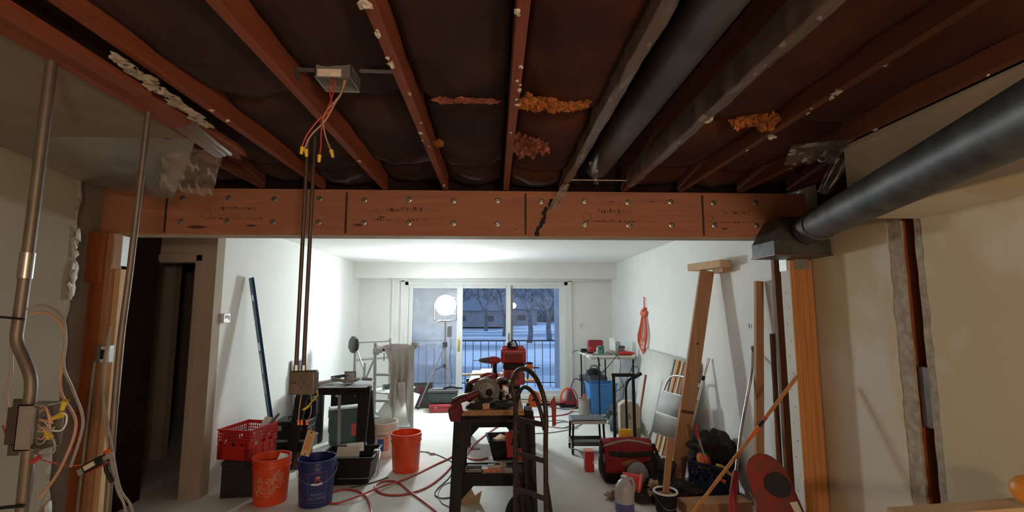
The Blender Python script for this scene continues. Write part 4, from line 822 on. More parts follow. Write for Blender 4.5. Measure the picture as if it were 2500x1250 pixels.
MB().ball((-1.58, 6.42, 1.06), .06, .04, .05, 14, 10, jit=.5, seed=2).build('hood_fold', 'shirt', t, world=True); MB().ball((-1.08, 6.40, 1.13), .05, .04, .05, 14, 10, jit=.5, seed=6).build('shoulder_fold', 'shirt', t, world=True)
MB().tube([(-1.55, 6.41, 1.07), (-1.45, 6.37, 1.09), (-1.38, 6.36, 1.10)], .035, 12, smooth=3).build('collar', 'shirt', t, world=True)
t = thing('key_ring', 'small keys hanging from a black clip on the ladder stand', 'keys', (-1.47, 6.35, 1.03)); B(-.02, .025, -.012, .012, .03, .06).build('clip', 'black_plastic', t, bevel=.003); MB().tube([(.012*math.cos(a*.785), 0, .015+.012*math.sin(a*.785)) for a in range(8)], .002, closed=True).build('ring', 'steel', t); B(-.006, .006, -.002, .002, -.10, 0).build('key', 'steel', t)
t = thing('cap', 'dark cap hung over the left post of the ladder stand', 'hat', (-2.04, 6.93, 1.10)); MB().ball((-.01, 0, 0), .075, .05, .12, 24, 14, jit=.15).build('crown', 'grey_cloth', t); MB().ball((.045, -.03, .0), .035, .03, .09, 16, 10).build('brim', 'black_matte', t)
# ================================================================ work light on tripod
LX, LY = -.835, 7.95
t = thing('work_light', 'glaring round work light on a silver tripod before the patio doors', 'work light', (LX, LY, 0))
for fx, fy in ((-1.24, 7.80), (-.68, 7.72), (-.86, 8.40)):
    MB().cyl((LX, LY, 1.02), (fx, fy, .02), .013, .010, 10).build('leg', 'alu', t, world=True); MB().ball((fx, fy, .02), .02).build('foot', 'black_plastic', t, world=True)
    q = Vector((LX, LY, 1.02)).lerp(Vector((fx, fy, .02)), .42); MB().cyl((LX, LY, .68), tuple(q), .007, n=8).build('brace', 'dark_grey', t, world=True)
MB().cyl((LX, LY, .62), (LX, LY, 1.42), .016, n=12).build('pole', 'alu', t, world=True); MB().cyl((LX, LY, .98), (LX, LY, 1.06), .04, n=12).build('collar', 'dark_grey', t, world=True); MB().cyl((LX, LY, .64), (LX, LY, .70), .028, n=12).build('collar', 'dark_grey', t, world=True)
B(LX+.035, LX+.11, LY-.02, LY+.02, 1.15, 1.34).build('ballast', 'mid_grey', t, world=True, bevel=.008)
MB().tube([(LX+.07, LY, 1.16), (LX+.10, LY, 1.05), (LX+.09, LY, .8), (LX+.12, LY, .5), (LX+.11, LY+.02, .2), (LX+.18, LY+.1, .01)], .004, smooth=6).build('cord', 'dark_grey', t, world=True)
B(LX-.10, LX+.10, LY-.015, LY+.015, 1.40, 1.425).build('crossbar', 'mid_grey', t, world=True, bevel=.004); MB().cyl((LX-.14, LY, 1.40), (LX-.08, LY, 1.42), .018, n=10).build('knob', 'light_grey', t, world=True)
for s in (-1, 1): B(LX+s*.188-.006, LX+s*.188+.006, LY-.012, LY+.012, 1.42, 1.69).build('yoke', 'mid_grey', t, world=True)
B(LX-.194, LX+.194, LY-.012, LY+.012, 1.418, 1.43).build('yoke', 'mid_grey', t, world=True)
M = T(LX, LY, 1.68) @ RX(math.radians(90+5))
MB().lathe([(.001, -.085), (.07, -.08), (.135, -.058), (.162, -.03), (.1635, -.012), (.155, -.013)], 36, M).build('housing', 'mid_grey', t, world=True)
MB().lathe([(.155, -.012), (.170, -.012), (.170, .002), (.15, .018), (.105, .028), (.05, .032), (.001, .034)], 36, M).build('lens', 'led', t, world=True)  # widened to stand in for glare; glowing back lip added to light the wall
# ================================================================ cases by the window
t = thing('fabric_tote', 'open black tote with a pink strap left of the tripod', 'tote', (-1.28, 8.05, 0), .05)
m = MB(); a, b, h = .24, .17, .36; m.add(ringq(a*.92, b*.9, 0)+ringq(a, b, h)+ringq(a-.008, b-.008, h)+ringq(a*.92-.008, b*.9-.008, .01), [(3, 2, 1, 0), (12, 13, 14, 15)]+[(4*i+j, 4*i+(j+1) % 4, 4*i+4+(j+1) % 4, 4*i+4+j) for i in range(3) for j in range(4)]); m.build('tub', 'dark_grey', t, sharp=20)
MB().tube([(-.12, -.16, .34), (-.10, -.19, .22), (.0, -.2, .10), (.10, -.19, .08)], .014, smooth=5).build('strap', 'tool_magenta', t); B(-.23, -.05, -.165, -.158, .02, .2).build('side_pocket', 'light_grey', t); B(.02, .10, -.17, -.16, .22, .34).build('tag', 'tool_magenta', t)
toolbox('red case flat on the floor in front of the window', (-.78, 7.72, 0), .05, .50, .34, .12, 'tool_red', 'tool_red', 'mid_grey', handle=False, name='red_case')
t = thing('tool_tray_box', 'dark green organiser case with loose tools stacked on the red case', 'case', (-.80, 7.78, .122), .06); B(-.26, .20, -.15, .15, 0, .16).build('body', 'dark_green', t, bevel=.01); B(-.27, .21, -.16, .16, .162, .20).build('lid', 'dark_grey', t, bevel=.008); B(-.2, .02, -.08, .08, .2, .215).build('sticker', 'mid_grey', t)
tag(MB().tube([(-.82, 7.7, .345), (-.72, 7.75, .36), (-.60, 7.72, .35), (-.52, 7.74, .34)], .014, smooth=4).build('hand_tool', 'black_plastic'), 'black hand tool on the dark green organiser case', 'tool')
# ================================================================ central bench
S1 = sawhorse('black sawhorse under the near end of the tool covered bench', (.0, 4.08, 0), -.02, .66, .755, tz=.27)
copy_thing(S1, (-.02, 5.95, 0), 0, 'black sawhorse under the far end of the tool covered bench')
t = thing('bench_top', 'worn particle board bench top laid over two black sawhorses', 'bench top', (0, 4.9, .756)); B(-.295, .245, -1.0, 1.35, 0, .018).build('board', 'osb', t); B(-.29, .24, -1.0, 1.3, .019, .037).build('upper_board', 'osb', t)
B(.252, .30, -1.0, -.80, -.05, .035).build('clamp_block', 'black_plastic', t, bevel=.004)
ZT = .794
t = thing('circular_saw', 'cordless circular saw with a grey blade guard on the near end of the bench', 'circular saw', (-.09, 4.12, ZT), .0)
G = T(-.075, 4.10, ZT+.115)
MB().lathe([(.001, -.012), (.075, -.012), (.112, -.008), (.118, 0), (.118, .03), (.10, .036), (.001, .036)], 40, G @ RX(math.pi/2) @ RZ(0)).build('blade_guard', 'blade_grey', t, world=True)
MB().tube([(-.075+.098*math.cos(a*.17-.5), 4.066, ZT+.115+.098*math.sin(a*.17-.5)) for a in range(20)], .012, 8).build('guard_rib', 'mid_grey', t, world=True); MB().add([(-.075+r_*math.cos(a*.2+3.0), 4.0625, ZT+.115+r_*math.sin(a*.2+3.0)) for a in range(14) for r_ in (.045, .085)], [(2*i, 2*i+2, 2*i+3, 2*i+1) for i in range(13)]).build('guard_slot', 'black_matte', t, world=True)
MB().lathe([(.001, .012), (.018, .012), (.022, .004), (.030, .0), (.030, -.004)], 20, G @ T(.03, -.037, 0) @ RX(math.pi/2)).build('arbor', 'black_plastic', t, world=True)
for dx, dz in ((-.04, .04), (.0, .055), (.045, .035)): MB().cyl((-.075+dx, 4.064, ZT+.115+dz), (-.075+dx, 4.060, ZT+.115+dz), .005, n=8).build('screw', 'black_plastic', t, world=True)
B(-.24, .09, 4.0, 4.14, ZT+.0, ZT+.006).build('base_plate', 'black_matte', t, world=True)
MB().tube([(.04, 4.12, ZT+.21), (.03, 4.11, ZT+.17), (.05, 4.1, ZT+.13), (.085, 4.1, ZT+.12)], .012, 10, smooth=5).build('guard_arm', 'light_grey', t, world=True)
MB().ball((-.215, 4.13, ZT+.11), .045, .06, .085, 20, 12).build('motor', 'black_plastic', t, world=True)
MB().tube([(-.235, 4.12, ZT+.17), (-.17, 4.13, ZT+.205), (-.09, 4.14, ZT+.215), (-.02, 4.15, ZT+.235)], .018, 12, smooth=5).build('handle', 'tool_magenta', t, world=True)
t = thing('impact_driver', 'red and black impact driver standing on its battery beside the circular saw', 'drill', (.07, 4.1, ZT))
def driver(t, M, s=1, nose='black_plastic', body='tool_magenta'):
    MB().ball((0, 0, 0), .075*s, .032*s, .036*s, 20, 12, M @ T(0, 0, .205*s)).build('motor_housing', body, t, world=True)
    MB().cyl((-.06*s, 0, .205*s), (-.13*s, 0, .205*s), .028*s, .014*s, 14).add([], []) if False else None
    m = MB(); m.tube([(-.05*s, 0, .205*s), (-.10*s, 0, .205*s), (-.13*s, 0, .205*s)], lambda q: (.03-.016*q)*s, 14); m.v = [tuple(M @ Vector(p)) for p in m.v]; m.build('nose', nose, t, world=True)
    m = MB(); m.tube([(-.13*s, 0, .205*s), (-.19*s, 0, .205*s)], .004*s, 8); m.v = [tuple(M @ Vector(p)) for p in m.v]; m.build('bit', 'steel', t, world=True)
    m = MB(); m.tube([(.02*s, 0, .19*s), (.015*s, 0, .12*s), (.03*s, 0, .05*s)], .019*s, 12, smooth=4); m.v = [tuple(M @ Vector(p)) for p in m.v]; m.build('grip', 'black_plastic', t, world=True)
    MB().box(-.05*s, .07*s, -.035*s, .035*s, 0, .05*s, M).build('battery', 'black_plastic', t, world=True, bevel=.006); MB().box(-.002*s, .012*s, -.008*s, .008*s, .14*s, .17*s, M @ T(-.018*s, 0, 0)).build('trigger', 'tool_red', t, world=True)
driver(t, T(.065, 4.08, ZT) @ RZ(math.radians(115)) @ RY(.12), 1.0)
t = thing('cordless_drill', 'red cordless drill standing upright on the bench behind the circular saw', 'drill', (.02, 4.9, ZT+.03)); driver(t, T(-.015, 4.9, ZT+.065) @ RZ(.1), 1.12, 'dark_grey', 'tool_red')
B(-.09, .07, 4.85, 4.95, ZT+.03, ZT+.064).build('stand_block', 'mid_grey', t, world=True)
t = thing('cordless_grinder', 'red battery tool lying behind the circular saw', 'power tool', (-.07, 4.72, ZT)); MB().ball((0, 0, .12), .085, .05, .045, 20, 12).build('motor_housing', 'tool_red', t); MB().ball((.0, 0, .07), .07, .05, .045, 18, 10).build('gear_case', 'mid_grey', t); B(-.06, .06, -.04, .04, 0, .05).build('battery', 'black_plastic', t, bevel=.008); MB().tube([(-.07, 0, .15), (.0, 0, .18), (.08, 0, .165)], .016, smooth=3).build('handle', 'tool_red', t)
t = thing('small_driver', 'small grey battery driver lying right of the impact driver', 'power tool', (.14, 4.35, ZT)); MB().ball((0, 0, .15), .05, .03, .03, 16, 10).build('body', 'mid_grey', t); MB().tube([(0, 0, .14), (.01, 0, .05)], .018, 10).build('grip', 'black_plastic', t); B(-.04, .05, -.03, .03, 0, .05).build('battery', 'tool_magenta', t, bevel=.006)
for i, (x, y, w_, d_, h_, m, l) in enumerate(((.16, 4.15, .10, .07, .05, 'mid_grey', 'grey battery charger near the hand truck on the bench'), (.17, 4.17, .08, .06, .035, 'light_grey', 'pale box on the grey charger on the bench'), (.19, 4.45, .09, .12, .07, 'black_plastic', 'black battery pack behind the charger on the bench'), (-.20, 4.42, .12, .10, .05, 'dark_grey', 'dark battery pack left behind the circular saw'), (.03, 4.5, .1, .1, .06, 'mid_grey', 'grey box in the middle of the bench'))):
    t = thing('battery_pack', l, 'battery', (x, y, ZT+(.051 if i == 1 else 0)), .2*i-.3); B(-w_/2, w_/2, -d_/2, d_/2, 0, h_*.7).build('base', m, t, bevel=.005); B(-w_/2+.008, w_/2-.008, -d_/2+.005, d_/2-.005, h_*.7, h_).build('cap', 'black_plastic', t, bevel=.004)
tag(MB().box(-.03, .03, -.03, .03, 0, .04, T(-.075, 3.99, ZT) @ RZ(.2)).build('wood_block', 'pine'), 'small pale wood block at the front edge of the bench', 'block')
# dark red cloth/strap bundle over the front left corner
t = thing('red_pouch', 'dark red nylon tool pouch drooping over the front left bench corner', 'pouch', (-.27, 3.93, ZT))
def pf(u, v):
    L = v*.42; x = -.36+.12*u+(.17*max(0, 1-v*1.6)); z = .82+.03*math.sin(u*3)+(.05*max(0, 1-v*2)) - max(0, L-.13)
    return (x+.012*noise.noise(Vector((u*5, v*5, 0))), 3.885-.03*math.sin(u*math.pi)+.012*math.sin(u*14+v*5), z)
MB().ball((-.315, 3.90, .79), .055, .05, .085, 20, 14, jit=.35, seed=1).build('bag', 'tool_magenta', t, world=True)
MB().tube([(-.33, 3.90, .86), (-.27, 3.93, .885), (-.20, 3.95, .90), (-.13, 3.95, .935)], lambda q: .035-.008*q, 12, smooth=4).build('flap', 'tool_magenta', t, world=True); MB().tube([(-.33, 3.89, .86), (-.28, 3.87, .90), (-.22, 3.88, .905)], .006, 8, smooth=4).build('strap', 'black_plastic', t, world=True)
t = thing('work_gloves', 'crumpled black gloves on the front edge of the bench', 'gloves', (-.16, 3.99, ZT)); MB().ball((-.13, 4.0, ZT+.018), .09, .05, .026, 20, 10, jit=.5, seed=5).build('glove', 'black_matte', t, world=True); MB().ball((.06, 3.99, ZT+.022), .08, .05, .03, 20, 10, jit=.5, seed=9).build('glove', 'black_matte', t, world=True)
# long white boards on the bench
tag(MB().box(-.10, .10, 0, 1.75, 0, .014, T(-.19, 4.55, ZT)).build('trim_board', 'paper'), 'long white board lying along the left side of the bench', 'board', 'white boards on the bench')
tag(MB().box(-.075, .075, 0, 1.2, 0, .014, T(-.14, 5.15, ZT+.015) @ RZ(-.03)).build('trim_board', 'paper'), 'white board stacked on the long one at the back of the bench', 'board', 'white boards on the bench')
tag(MB().box(-.24, .19, -.03, .03, 0, .016, T(-.13, 5.42, ZT+.075) @ RZ(.12)).build('trim_board', 'pine'), 'thin pale slat lying crosswise on the bench boards', 'board')
tag(B(-.08, .0, 5.35, 5.5, ZT+.031, ZT+.066).build('support_block', 'tool_red'), 'red block holding up the thin pale slat', 'block')
tag(MB().box(-.08, .14, -.05, .05, 0, .03, T(.02, 5.6, ZT+.03) @ RZ(.35) @ RY(-.12)).build('folded_bag', 'paper', bevel=.008), 'folded pale packet behind the red drill', 'packet')
# red case on black tool box, respirator on top
t = thing('tool_box', 'tall red and black tool box on the far bench under the red case', 'tool box', (.20, 5.25, ZT), .05); B(-.105, .115, -.09, .09, 0, .165).build('body', 'tool_red', t, bevel=.008); B(-.11, .12, -.095, .095, .167, .222).build('lid', 'black_plastic', t, bevel=.006); B(-.07, -.035, -.1, -.09, .05, .15).build('rib', 'tool_magenta', t, bevel=.003); B(.03, .065, -.1, -.09, .05, .15).build('rib', 'tool_magenta', t, bevel=.003); B(.115, .13, -.03, .03, -.0, .12).build('latch', 'black_plastic', t, bevel=.003)
t = thing('power_tool_case', 'red hard case stacked highest on the bench in front of the windows', 'case', (.205, 5.25, ZT+.224), .05); B(-.14, .14, -.075, .0, 0, .17).build('front_shell', 'tool_red', t, bevel=.028); B(-.132, .132, .002, .07, .004, .19).build('back_shell', 'tool_red', t, bevel=.028); B(-.13, .13, -.079, -.074, .135, .142).build('seam', 'stencil_pale', t); B(-.10, .10, -.078, -.074, .03, .11).build('recess', 'dusty_red', t, bevel=.002)
t = thing('respirator', 'grey and black respirator mask on top of the red case', 'respirator', (.20, 5.21, ZT+.40)); MB().lathe([(.001, .055), (.02, .05), (.038, .02), (.045, 0)], 20).build('cup', 'light_grey', t); MB().tube([(-.055, 0, .0), (-.04, -.03, .045), (.0, -.02, .075), (.03, 0, .06), (.055, 0, .0)], .009, smooth=4).build('strap', 'black_plastic', t); MB().lathe([(.05, .0), (.055, .008), (.05, .014), (.04, .01)], 20).build('seal', 'black_plastic', t); MB().cyl((-.03, -.02, .03), (-.045, -.05, .035), .022, n=16).build('filter', 'black_plastic', t)
t = thing('jigsaw', 'orange and black tool at the far right corner of the bench', 'power tool', (.43, 5.6, ZT)); 
MB().ball((-.02, 0, .14), .05, .04, .035, 16, 10).build('body', 'orange_tool', t); MB().tube([(-.10, 0, .15), (-.05, 0, .185), (.02, 0, .18)], .012, smooth=3).build('handle', 'black_plastic', t); MB().cyl((.03, 0, .13), (.10, 0, .13), .007, n=8).build('bit', 'black_plastic', t); MB().cyl((-.03, 0, .11), (-.04, 0, -.0), .009, n=8).build('stem', 'black_plastic', t)
B(.20, .50, 5.5, 5.7, ZT-.018, ZT-.0005).build('side_board', 'pine'); tag(bpy.data.objects['side_board'], 'short board sticking out at the far right of the bench', 'board')
t = thing('bar_clamp', 'orange trigger clamp gripping the right side of the bench', 'clamp', (.40, 4.05, .80)); B(-.13, .13, -.006, .006, .0, .02).build('bar', 'black_plastic', t); 
m = MB(); m.prism([(-.10, .10), (-.06, .125), (-.02, .10), (0, .03), (-.02, -.01), (-.10, -.01), (-.115, .04)], -.015, .015); m.build('trigger_grip', 'orange_tool', t, bevel=.004); MB().prism([(.06, .02), (.11, .08), (.125, .01), (.12, -.16), (.09, -.17), (.085, -.02)], -.012, .012).build('fixed_jaw', 'tool_red', t, bevel=.004); MB().prism([(-.10, -.01), (-.085, -.01), (-.08, -.10), (-.10, -.10)], -.012, .012).build('moving_jaw', 'tool_red', t); MB().cyl((.13, 0, .01), (.20, 0, .012), .009, n=10).build('bar_end', 'black_plastic', t)
for s, m_ in ((-.07, .05),): MB().cyl((s, -.017, m_), (s, .017, m_), .011, n=14).build('grip_hole', 'black_plastic', t)
# tray content
t = thing('abrasive_pack', 'pack of reddish sanding blocks in clear wrap on the near sawhorse tray', 'packet', (.02, 4.02, .283)); 
for (x, y, z, a) in ((-.06, 0, .014, .1), (.0, .02, .014, -.1), (-.02, .0, .042, .15), (.03, .02, .042, 0)): MB().box(-.05, .05, -.03, .03, -.012, .012, T(x, y, z) @ RZ(a)).build('block', 'stencil_pale' if z < .03 else 'beige', t, bevel=.004)
B(-.12, .13, -.06, .07, -.002, .002).build('backing', 'beige', t)
t = thing('parts_bin', 'small grey tray of screws at the left of the sawhorse tray', 'tray', (-.17, 4.03, .2835)); m = MB(); m.box(-.07, .07, -.05, .05, 0, .004); m.box(-.07, .07, -.05, -.046, 0, .03); m.box(-.07, .07, .046, .05, 0, .03); m.box(-.07, -.066, -.05, .05, 0, .03); m.box(.066, .07, -.05, .05, 0, .03); m.build('tray', 'mid_grey', t); B(-.04, .02, -.03, .03, .004, .014).build('dark_part', 'black_plastic', t)
# basket with red cloth
t = thing('basket', 'black plastic basket on the floor behind the bench', 'basket', (.17, 5.35, 0), .1)
m = MB(); a, b, h = .24, .17, .21; m.add(ringq(a*.8, b*.75, 0)+ringq(a, b, h)+ringq(a-.008, b-.008, h)+ringq(a*.8-.008, b*.75-.008, .01), [(3, 2, 1, 0), (12, 13, 14, 15)]+[(4*i+j, 4*i+(j+1) % 4, 4*i+4+(j+1) % 4, 4*i+4+j) for i in range(3) for j in range(4)]); m.build('tub', 'black_plastic', t, sharp=20); m = MB(); m.box(-a-.012, a+.012, -b-.012, -b+.004, h-.012, h+.004); m.box(-a-.012, a+.012, b-.004, b+.012, h-.012, h+.004); m.box(-a-.012, -a+.004, -b, b, h-.012, h+.004); m.box(a-.004, a+.012, -b, b, h-.012, h+.004); m.build('rim', 'black_plastic', t)
tag(MB().ball((.07, 5.37, .16), .09, .09, .05, 20, 10, jit=.4, seed=2).build('wood_scraps', 'pine'), 'pale wood scraps inside the black basket', 'scraps')
t = thing('red_vest', 'red and black vest hanging over the black basket edge', 'clothing', (.20, 5.12, .25))
MB().grid(lambda u, v: (.12+.16*u+.02*v, 5.155-.04*math.sin(u*3.1)-.02*math.sin(v*5+u*6), .30-.27*v+.03*math.sin(u*4)), 16, 16).build('red_panel', 'crate_red', t, world=True, solid=.02); MB().grid(lambda u, v: (.16+.22*u, 5.16-.06*math.sin(u*3.1), .34-.16*v-.05*u), 16, 12).build('black_panel', 'bag_black', t, world=True, solid=.02)
tag(MB().box(-.055, .055, -.04, .04, 0, .004, T(-.22, 5.62, 0) @ RZ(.05)).build('sanding_sheet', 'tool_magenta'), 'small pink sheet on the floor seen under the bench', 'paper')
t = thing('cardboard_scrap', 'torn tan cardboard flap beside the near left sawhorse leg', 'cardboard', (-.19, 4.10, 0)); MB().prism([(-.09, 0), (.07, 0), (.09, .09), (.03, .06), (-.02, .16), (-.07, .20)], -.004, .004, RZ(.3)).build('flap', 'tan_card', t)
# hand truck
t = thing('hand_truck', 'brown steel hand truck with a looped handle in front of the bench', 'hand truck', (.26, 3.33, 0))
LR, RR = Vector((.150, 3.44, 0)), Vector((.345, 3.24, 0))
def hp(k, z, back=0): p = LR.lerp(RR, k); return (p.x+back*.7, p.y+back*.7, z)
rr = .0165
MB().tube([hp(0, .05), hp(0, .5), hp(0, .90), hp(-.06, 1.00), hp(-.10, 1.06), hp(-.06, 1.12), hp(.10, 1.175), hp(.38, 1.19), hp(.70, 1.14), hp(.95, 1.02), hp(1.02, .88), hp(1.0, .70), hp(1.0, .3), hp(1.0, .05)], rr, 14, smooth=6).build('frame', 'truck_brown', t, world=True)
MB().tube([hp(.02, .80), hp(.05, .95), hp(.16, 1.03), hp(.35, 1.065), hp(.62, 1.03), hp(.84, .93), hp(.97, .80)], rr*.85, 12, smooth=6).build('inner_loop', 'truck_brown', t, world=True)
MB().tube([hp(0, .92), hp(.10, .99), hp(.10, 1.05), hp(-.02, 1.05)], rr*.8, 10, smooth=4).build('grip', 'black_plastic', t, world=True)
for z in (.835, .60, .36, .12): MB().bar(hp(0, z), hp(1, z), .014, .034).build('crossbar', 'truck_brown', t, world=True, bevel=.004)
for k in (0, 1):
    MB().tube([hp(k, .46), hp(k-.06, .44, .03), hp(k-.16, .36, .08), hp(k-.24, .20, .14), hp(k-.22, .10, .15)], rr*.8, 10, smooth=5).build('axle_strut', 'truck_brown', t, world=True)
ax = (RR-LR).normalized()
for k in (-.42, 1.35):
    c = Vector(hp(k, .115, .16)); 
    m = MB(); q = ax.to_track_quat('Z', 'Y').to_matrix().to_4x4(); M = Matrix.Translation(c) @ q
    m.lathe([(.07, -.025), (.10, -.032), (.122, -.022), (.127, 0), (.122, .022), (.10, .032), (.07, .025), (.065, 0), (.07, -.025)], 32, M); wo = m.build('tyre', 'rubber', t, world=True); MB().lathe([(.001, -.012), (.03, -.014), (.07, -.01), (.07, .01), (.03, .014), (.001, .012)], 24, M).build('wheel_hub', 'truck_brown', t, world=True)
MB().cyl(hp(-.5, .115, .16), hp(1.45, .115, .16), .009, n=10).build('axle', 'steel', t, world=True)
MB().add([hp(-.15, .012), hp(1.15, .012), hp(1.15, .012, -.2), hp(-.15, .012, -.2)], [(0, 1, 2, 3)]).build('toe_plate', 'truck_brown', t, world=True, solid=.008)
# ================================================================ hoses, cords, trim on floor
def floor_line(name, label, pts, r, m, cat, z=None, group=None):
    P_ = [(p[0], p[1], r+.001+(z[i] if z else 0)) for i, p in enumerate(pts)]
    return tag(MB().tube(P_, r, 8, smooth=7).build(name, m), label, cat, group)
floor_line('air_hose', 'red air hose looping over the floor in the foreground', [(-0.364, 5.988, 0.000), (-0.439, 5.392, 0.000), (-0.621, 5.047, 0.000), (-0.842, 4.661, 0.000), (-1.014, 4.417, -0.000), (-1.168, 4.198, 0.000), (-1.314, 4.120, 0.000), (-1.417, 4.173, 0.000), (-1.449, 4.313, -0.000), (-1.360, 4.420, -0.000), (-1.223, 4.387, 0.000), (-1.102, 4.247, 0.000), (-0.997, 4.006, 0.000), (-0.898, 3.684, 0.000)], .0085, 'hose_red', 'hose', [0, 0, 0, 0, .02, .02, 0, 0, 0, 0, 0, 0, 0, 0])
floor_line('air_hose', 'second red hose loop crossing the first beside the bench leg', [(-0.279, 5.810, 0.000), (-0.394, 5.277, 0.000), (-0.487, 4.780, 0.000), (-0.616, 4.440, 0.000), (-0.789, 4.289, -0.000), (-0.949, 4.295, -0.000), (-1.060, 4.409, -0.000), (-1.085, 4.526, 0.000), (-1.024, 4.615, -0.000), (-0.902, 4.580, 0.000), (-0.747, 4.351, 0.000), (-0.587, 4.126, 0.000), (-0.421, 3.872, 0.000)], .0085, 'hose_red', 'hose')
floor_line('power_cord', 'black cord curling on the floor left of the near bench leg', [(-0.877, 5.527, 0.000), (-0.749, 5.507, 0.000), (-0.567, 5.325, 0.000), (-0.421, 5.078, 0.000), (-0.429, 4.722, 0.000), (-0.510, 4.417, 0.000), (-0.514, 4.279, -0.000), (-0.442, 4.206, 0.000), (-0.323, 4.245, 0.000)], .0045, 'black_plastic', 'cord')
t = thing('cord_plug', 'cord connector on the floor right of the lone orange bucket', 'plug', at_p := (-0.693, 5.431, 0.000)); B(-.03, .03, -.012, .012, 0, .022).build('plug', 'wire_tan', t, bevel=.004); 
floor_line('power_cord', 'thin pale cord from the orange bucket to the connector', [(-0.893, 5.543, 0.000), (-0.798, 5.524, 0.000), (-0.707, 5.431, 0.000)], .004, 'wire_grey', 'cord')
floor_line('power_cord', 'grey cord on the floor just left of the near bench leg', [(-0.334, 4.611, 0.000), (-0.459, 4.523, 0.000), (-0.491, 4.323, 0.000), (-0.440, 4.121, 0.000), (-0.355, 4.021, 0.000)], .004, 'wire_grey', 'cord')
floor_line('air_hose', 'red hose behind the bench legs', [(0.122, 6.795, 0.000), (-0.011, 6.465, 0.000), (-0.139, 6.109, -0.000), (-0.230, 5.808, 0.000), (-0.300, 5.344, 0.000), (-0.182, 5.201, 0.000), (-0.074, 5.265, 0.000)], .0085, 'hose_red', 'hose')
floor_line('air_hose', 'red hose running from the bench to the red shop tool by the window', [(0.507, 7.154, 0.000), (0.819, 7.196, 0.000), (1.122, 7.349, 0.000), (1.308, 7.694, 0.000), (1.36, 7.75), (1.38, 7.95), (1.32, 8.05), (1.24, 8.0)], .009, 'hose_red', 'hose', [0, 0, 0, .02, .06, .16, .25, .16])
for k, pts in enumerate(([(1290, 1040), (1330, 1042), (1370, 1046), (1405, 1043), (1425, 1032)], [(1300, 1060), (1340, 1058), (1380, 1052), (1410, 1046), (1440, 1030)], [(1340, 1030), (1365, 1028), (1392, 1036), (1370, 1048), (1350, 1040), (1375, 1030), (1400, 1034)], [(1185, 1035), (1210, 1048), (1225, 1050), (1235, 1038)])):
    pts2 = [tuple(MBP) for MBP in []]
FC = {0: [(0.472, 6.667, 0.000), (0.695, 6.613, 0.000), (0.908, 6.517, 0.000), (1.115, 6.576, 0.000), (1.266, 6.777, 0.000)], 1: [(0.495, 6.241, 0.000), (0.712, 6.273, 0.000), (0.945, 6.387, 0.000), (1.142, 6.508, 0.000)], 2: [(0.754, 6.892, 0.000), (0.941, 6.959, 0.000), (1.092, 6.783, 0.000), (0.936, 6.516, 0.000), (0.802, 6.654, 0.000), (0.969, 6.860, 0.000), (1.171, 6.733, 0.000)], 3: [(0.847, 8.031, 0.000), (0.960, 7.831, 0.000), (1.176, 7.698, 0.000), (1.431, 7.814, 0.000)]}
for k, l in ((0, 'grey cord trailing toward the rolling stool'), (1, 'lower grey cord in front of the rolling stool'), (2, 'coiled grey cord on the floor left of the rolling stool'), (3, 'dark cord on the floor by the red shop tool')): floor_line('power_cord', l, FC[k], .006, 'wire_grey' if k < 3 else 'black_plastic', 'cord')
tag(B(-.1, 1.30, 8.42, 8.56, 0, .03).build('floor_board', 'pine_flat', bevel=.003), 'pale boards lying along the patio door sill', 'board', 'boards along the sill')
tag(B(.35, 1.15, 8.26, 8.37, 0, .025).build('floor_board', 'pine_flat', bevel=.003), 'shorter pale board on the floor in front of the sill boards', 'board', 'boards along the sill')
# red shop tool by the window
t = thing('shop_blower', 'red and black power tool sitting on the floor by the patio doors', 'power tool', (1.24, 7.9, 0)); B(-.16, .13, -.08, .08, 0, .05).build('base', 'black_plastic', t, bevel=.01)
MB().prism([(-.17, .03), (.12, .03), (.13, .10), (.04, .30), (-.02, .31), (-.06, .12), (-.17, .10)], -.055, .055).build('body', 'tool_red', t, bevel=.015); MB().tube([(-.15, 0, .10), (-.13, 0, .20), (-.08, 0, .28), (-.02, 0, .31)], .017, smooth=4).build('handle', 'orange_tool', t); MB().prism([(-.03, .12), (.06, .08), (.03, .25), (-.01, .26)], -.062, .062).build('side_panel', 'dark_grey', t)
cable('black cord arching over the red shop tool to the wall outlet', [(1.27, 7.9, .28), (1.32, 8.05, .36), (1.42, 8.3, .40), (1.55, 8.4, .33), (1.60, 8.55, .20), (1.60, 8.68, .30)], .008, 'black_plastic', 'power_cord', cat='cord')
cable('thin black cord running left from the arch to the sill', [(1.27, 7.95, .12), (1.1, 8.1, .04), (.8, 8.3, .035), (.4, 8.4, .035)], .007, 'black_plastic', 'power_cord', cat='cord')
# ================================================================ right side
# folding table with clutter
t = thing('folding_table', 'white topped folding table with thin black legs by the far right corner', 'table', (1.75, 7.45, 0))
B(-.34, .42, -.40, .62, .885, .915).build('table_top', 'white_plastic', t, bevel=.012); B(-.30, .38, -.36, .58, .86, .885).build('apron', 'light_grey', t)
for x, y in ((-.18, -.36), (.36, -.30), (-.28, .55), (.12, .50)): MB().cyl((x, y, 0), (x, y, .87), .012, n=10).build('leg', 'black_plastic', t)
MB().cyl((-.30, -.36, .012), (.0, -.34, .012), .012, n=8).build('foot_bar', 'black_plastic', t)
ZT2 = .9155
def small(name, label, cat, x, y, z, boxes, rz=0):
    t = thing(name, label, cat, (x, y, z), rz)
    for nm, m, a in boxes: B(*a).build(nm, m, t, bevel=.004)
    return t
small('tool_case', 'red case at the back of the folding table', 'case', 1.66, 7.75, ZT2+.06, [('shell', 'tool_red', (-.12, .12, -.06, .06, -.06, .12)), ('edge', 'dusty_red', (-.10, .10, -.061, .061, .12, .13))], .05)
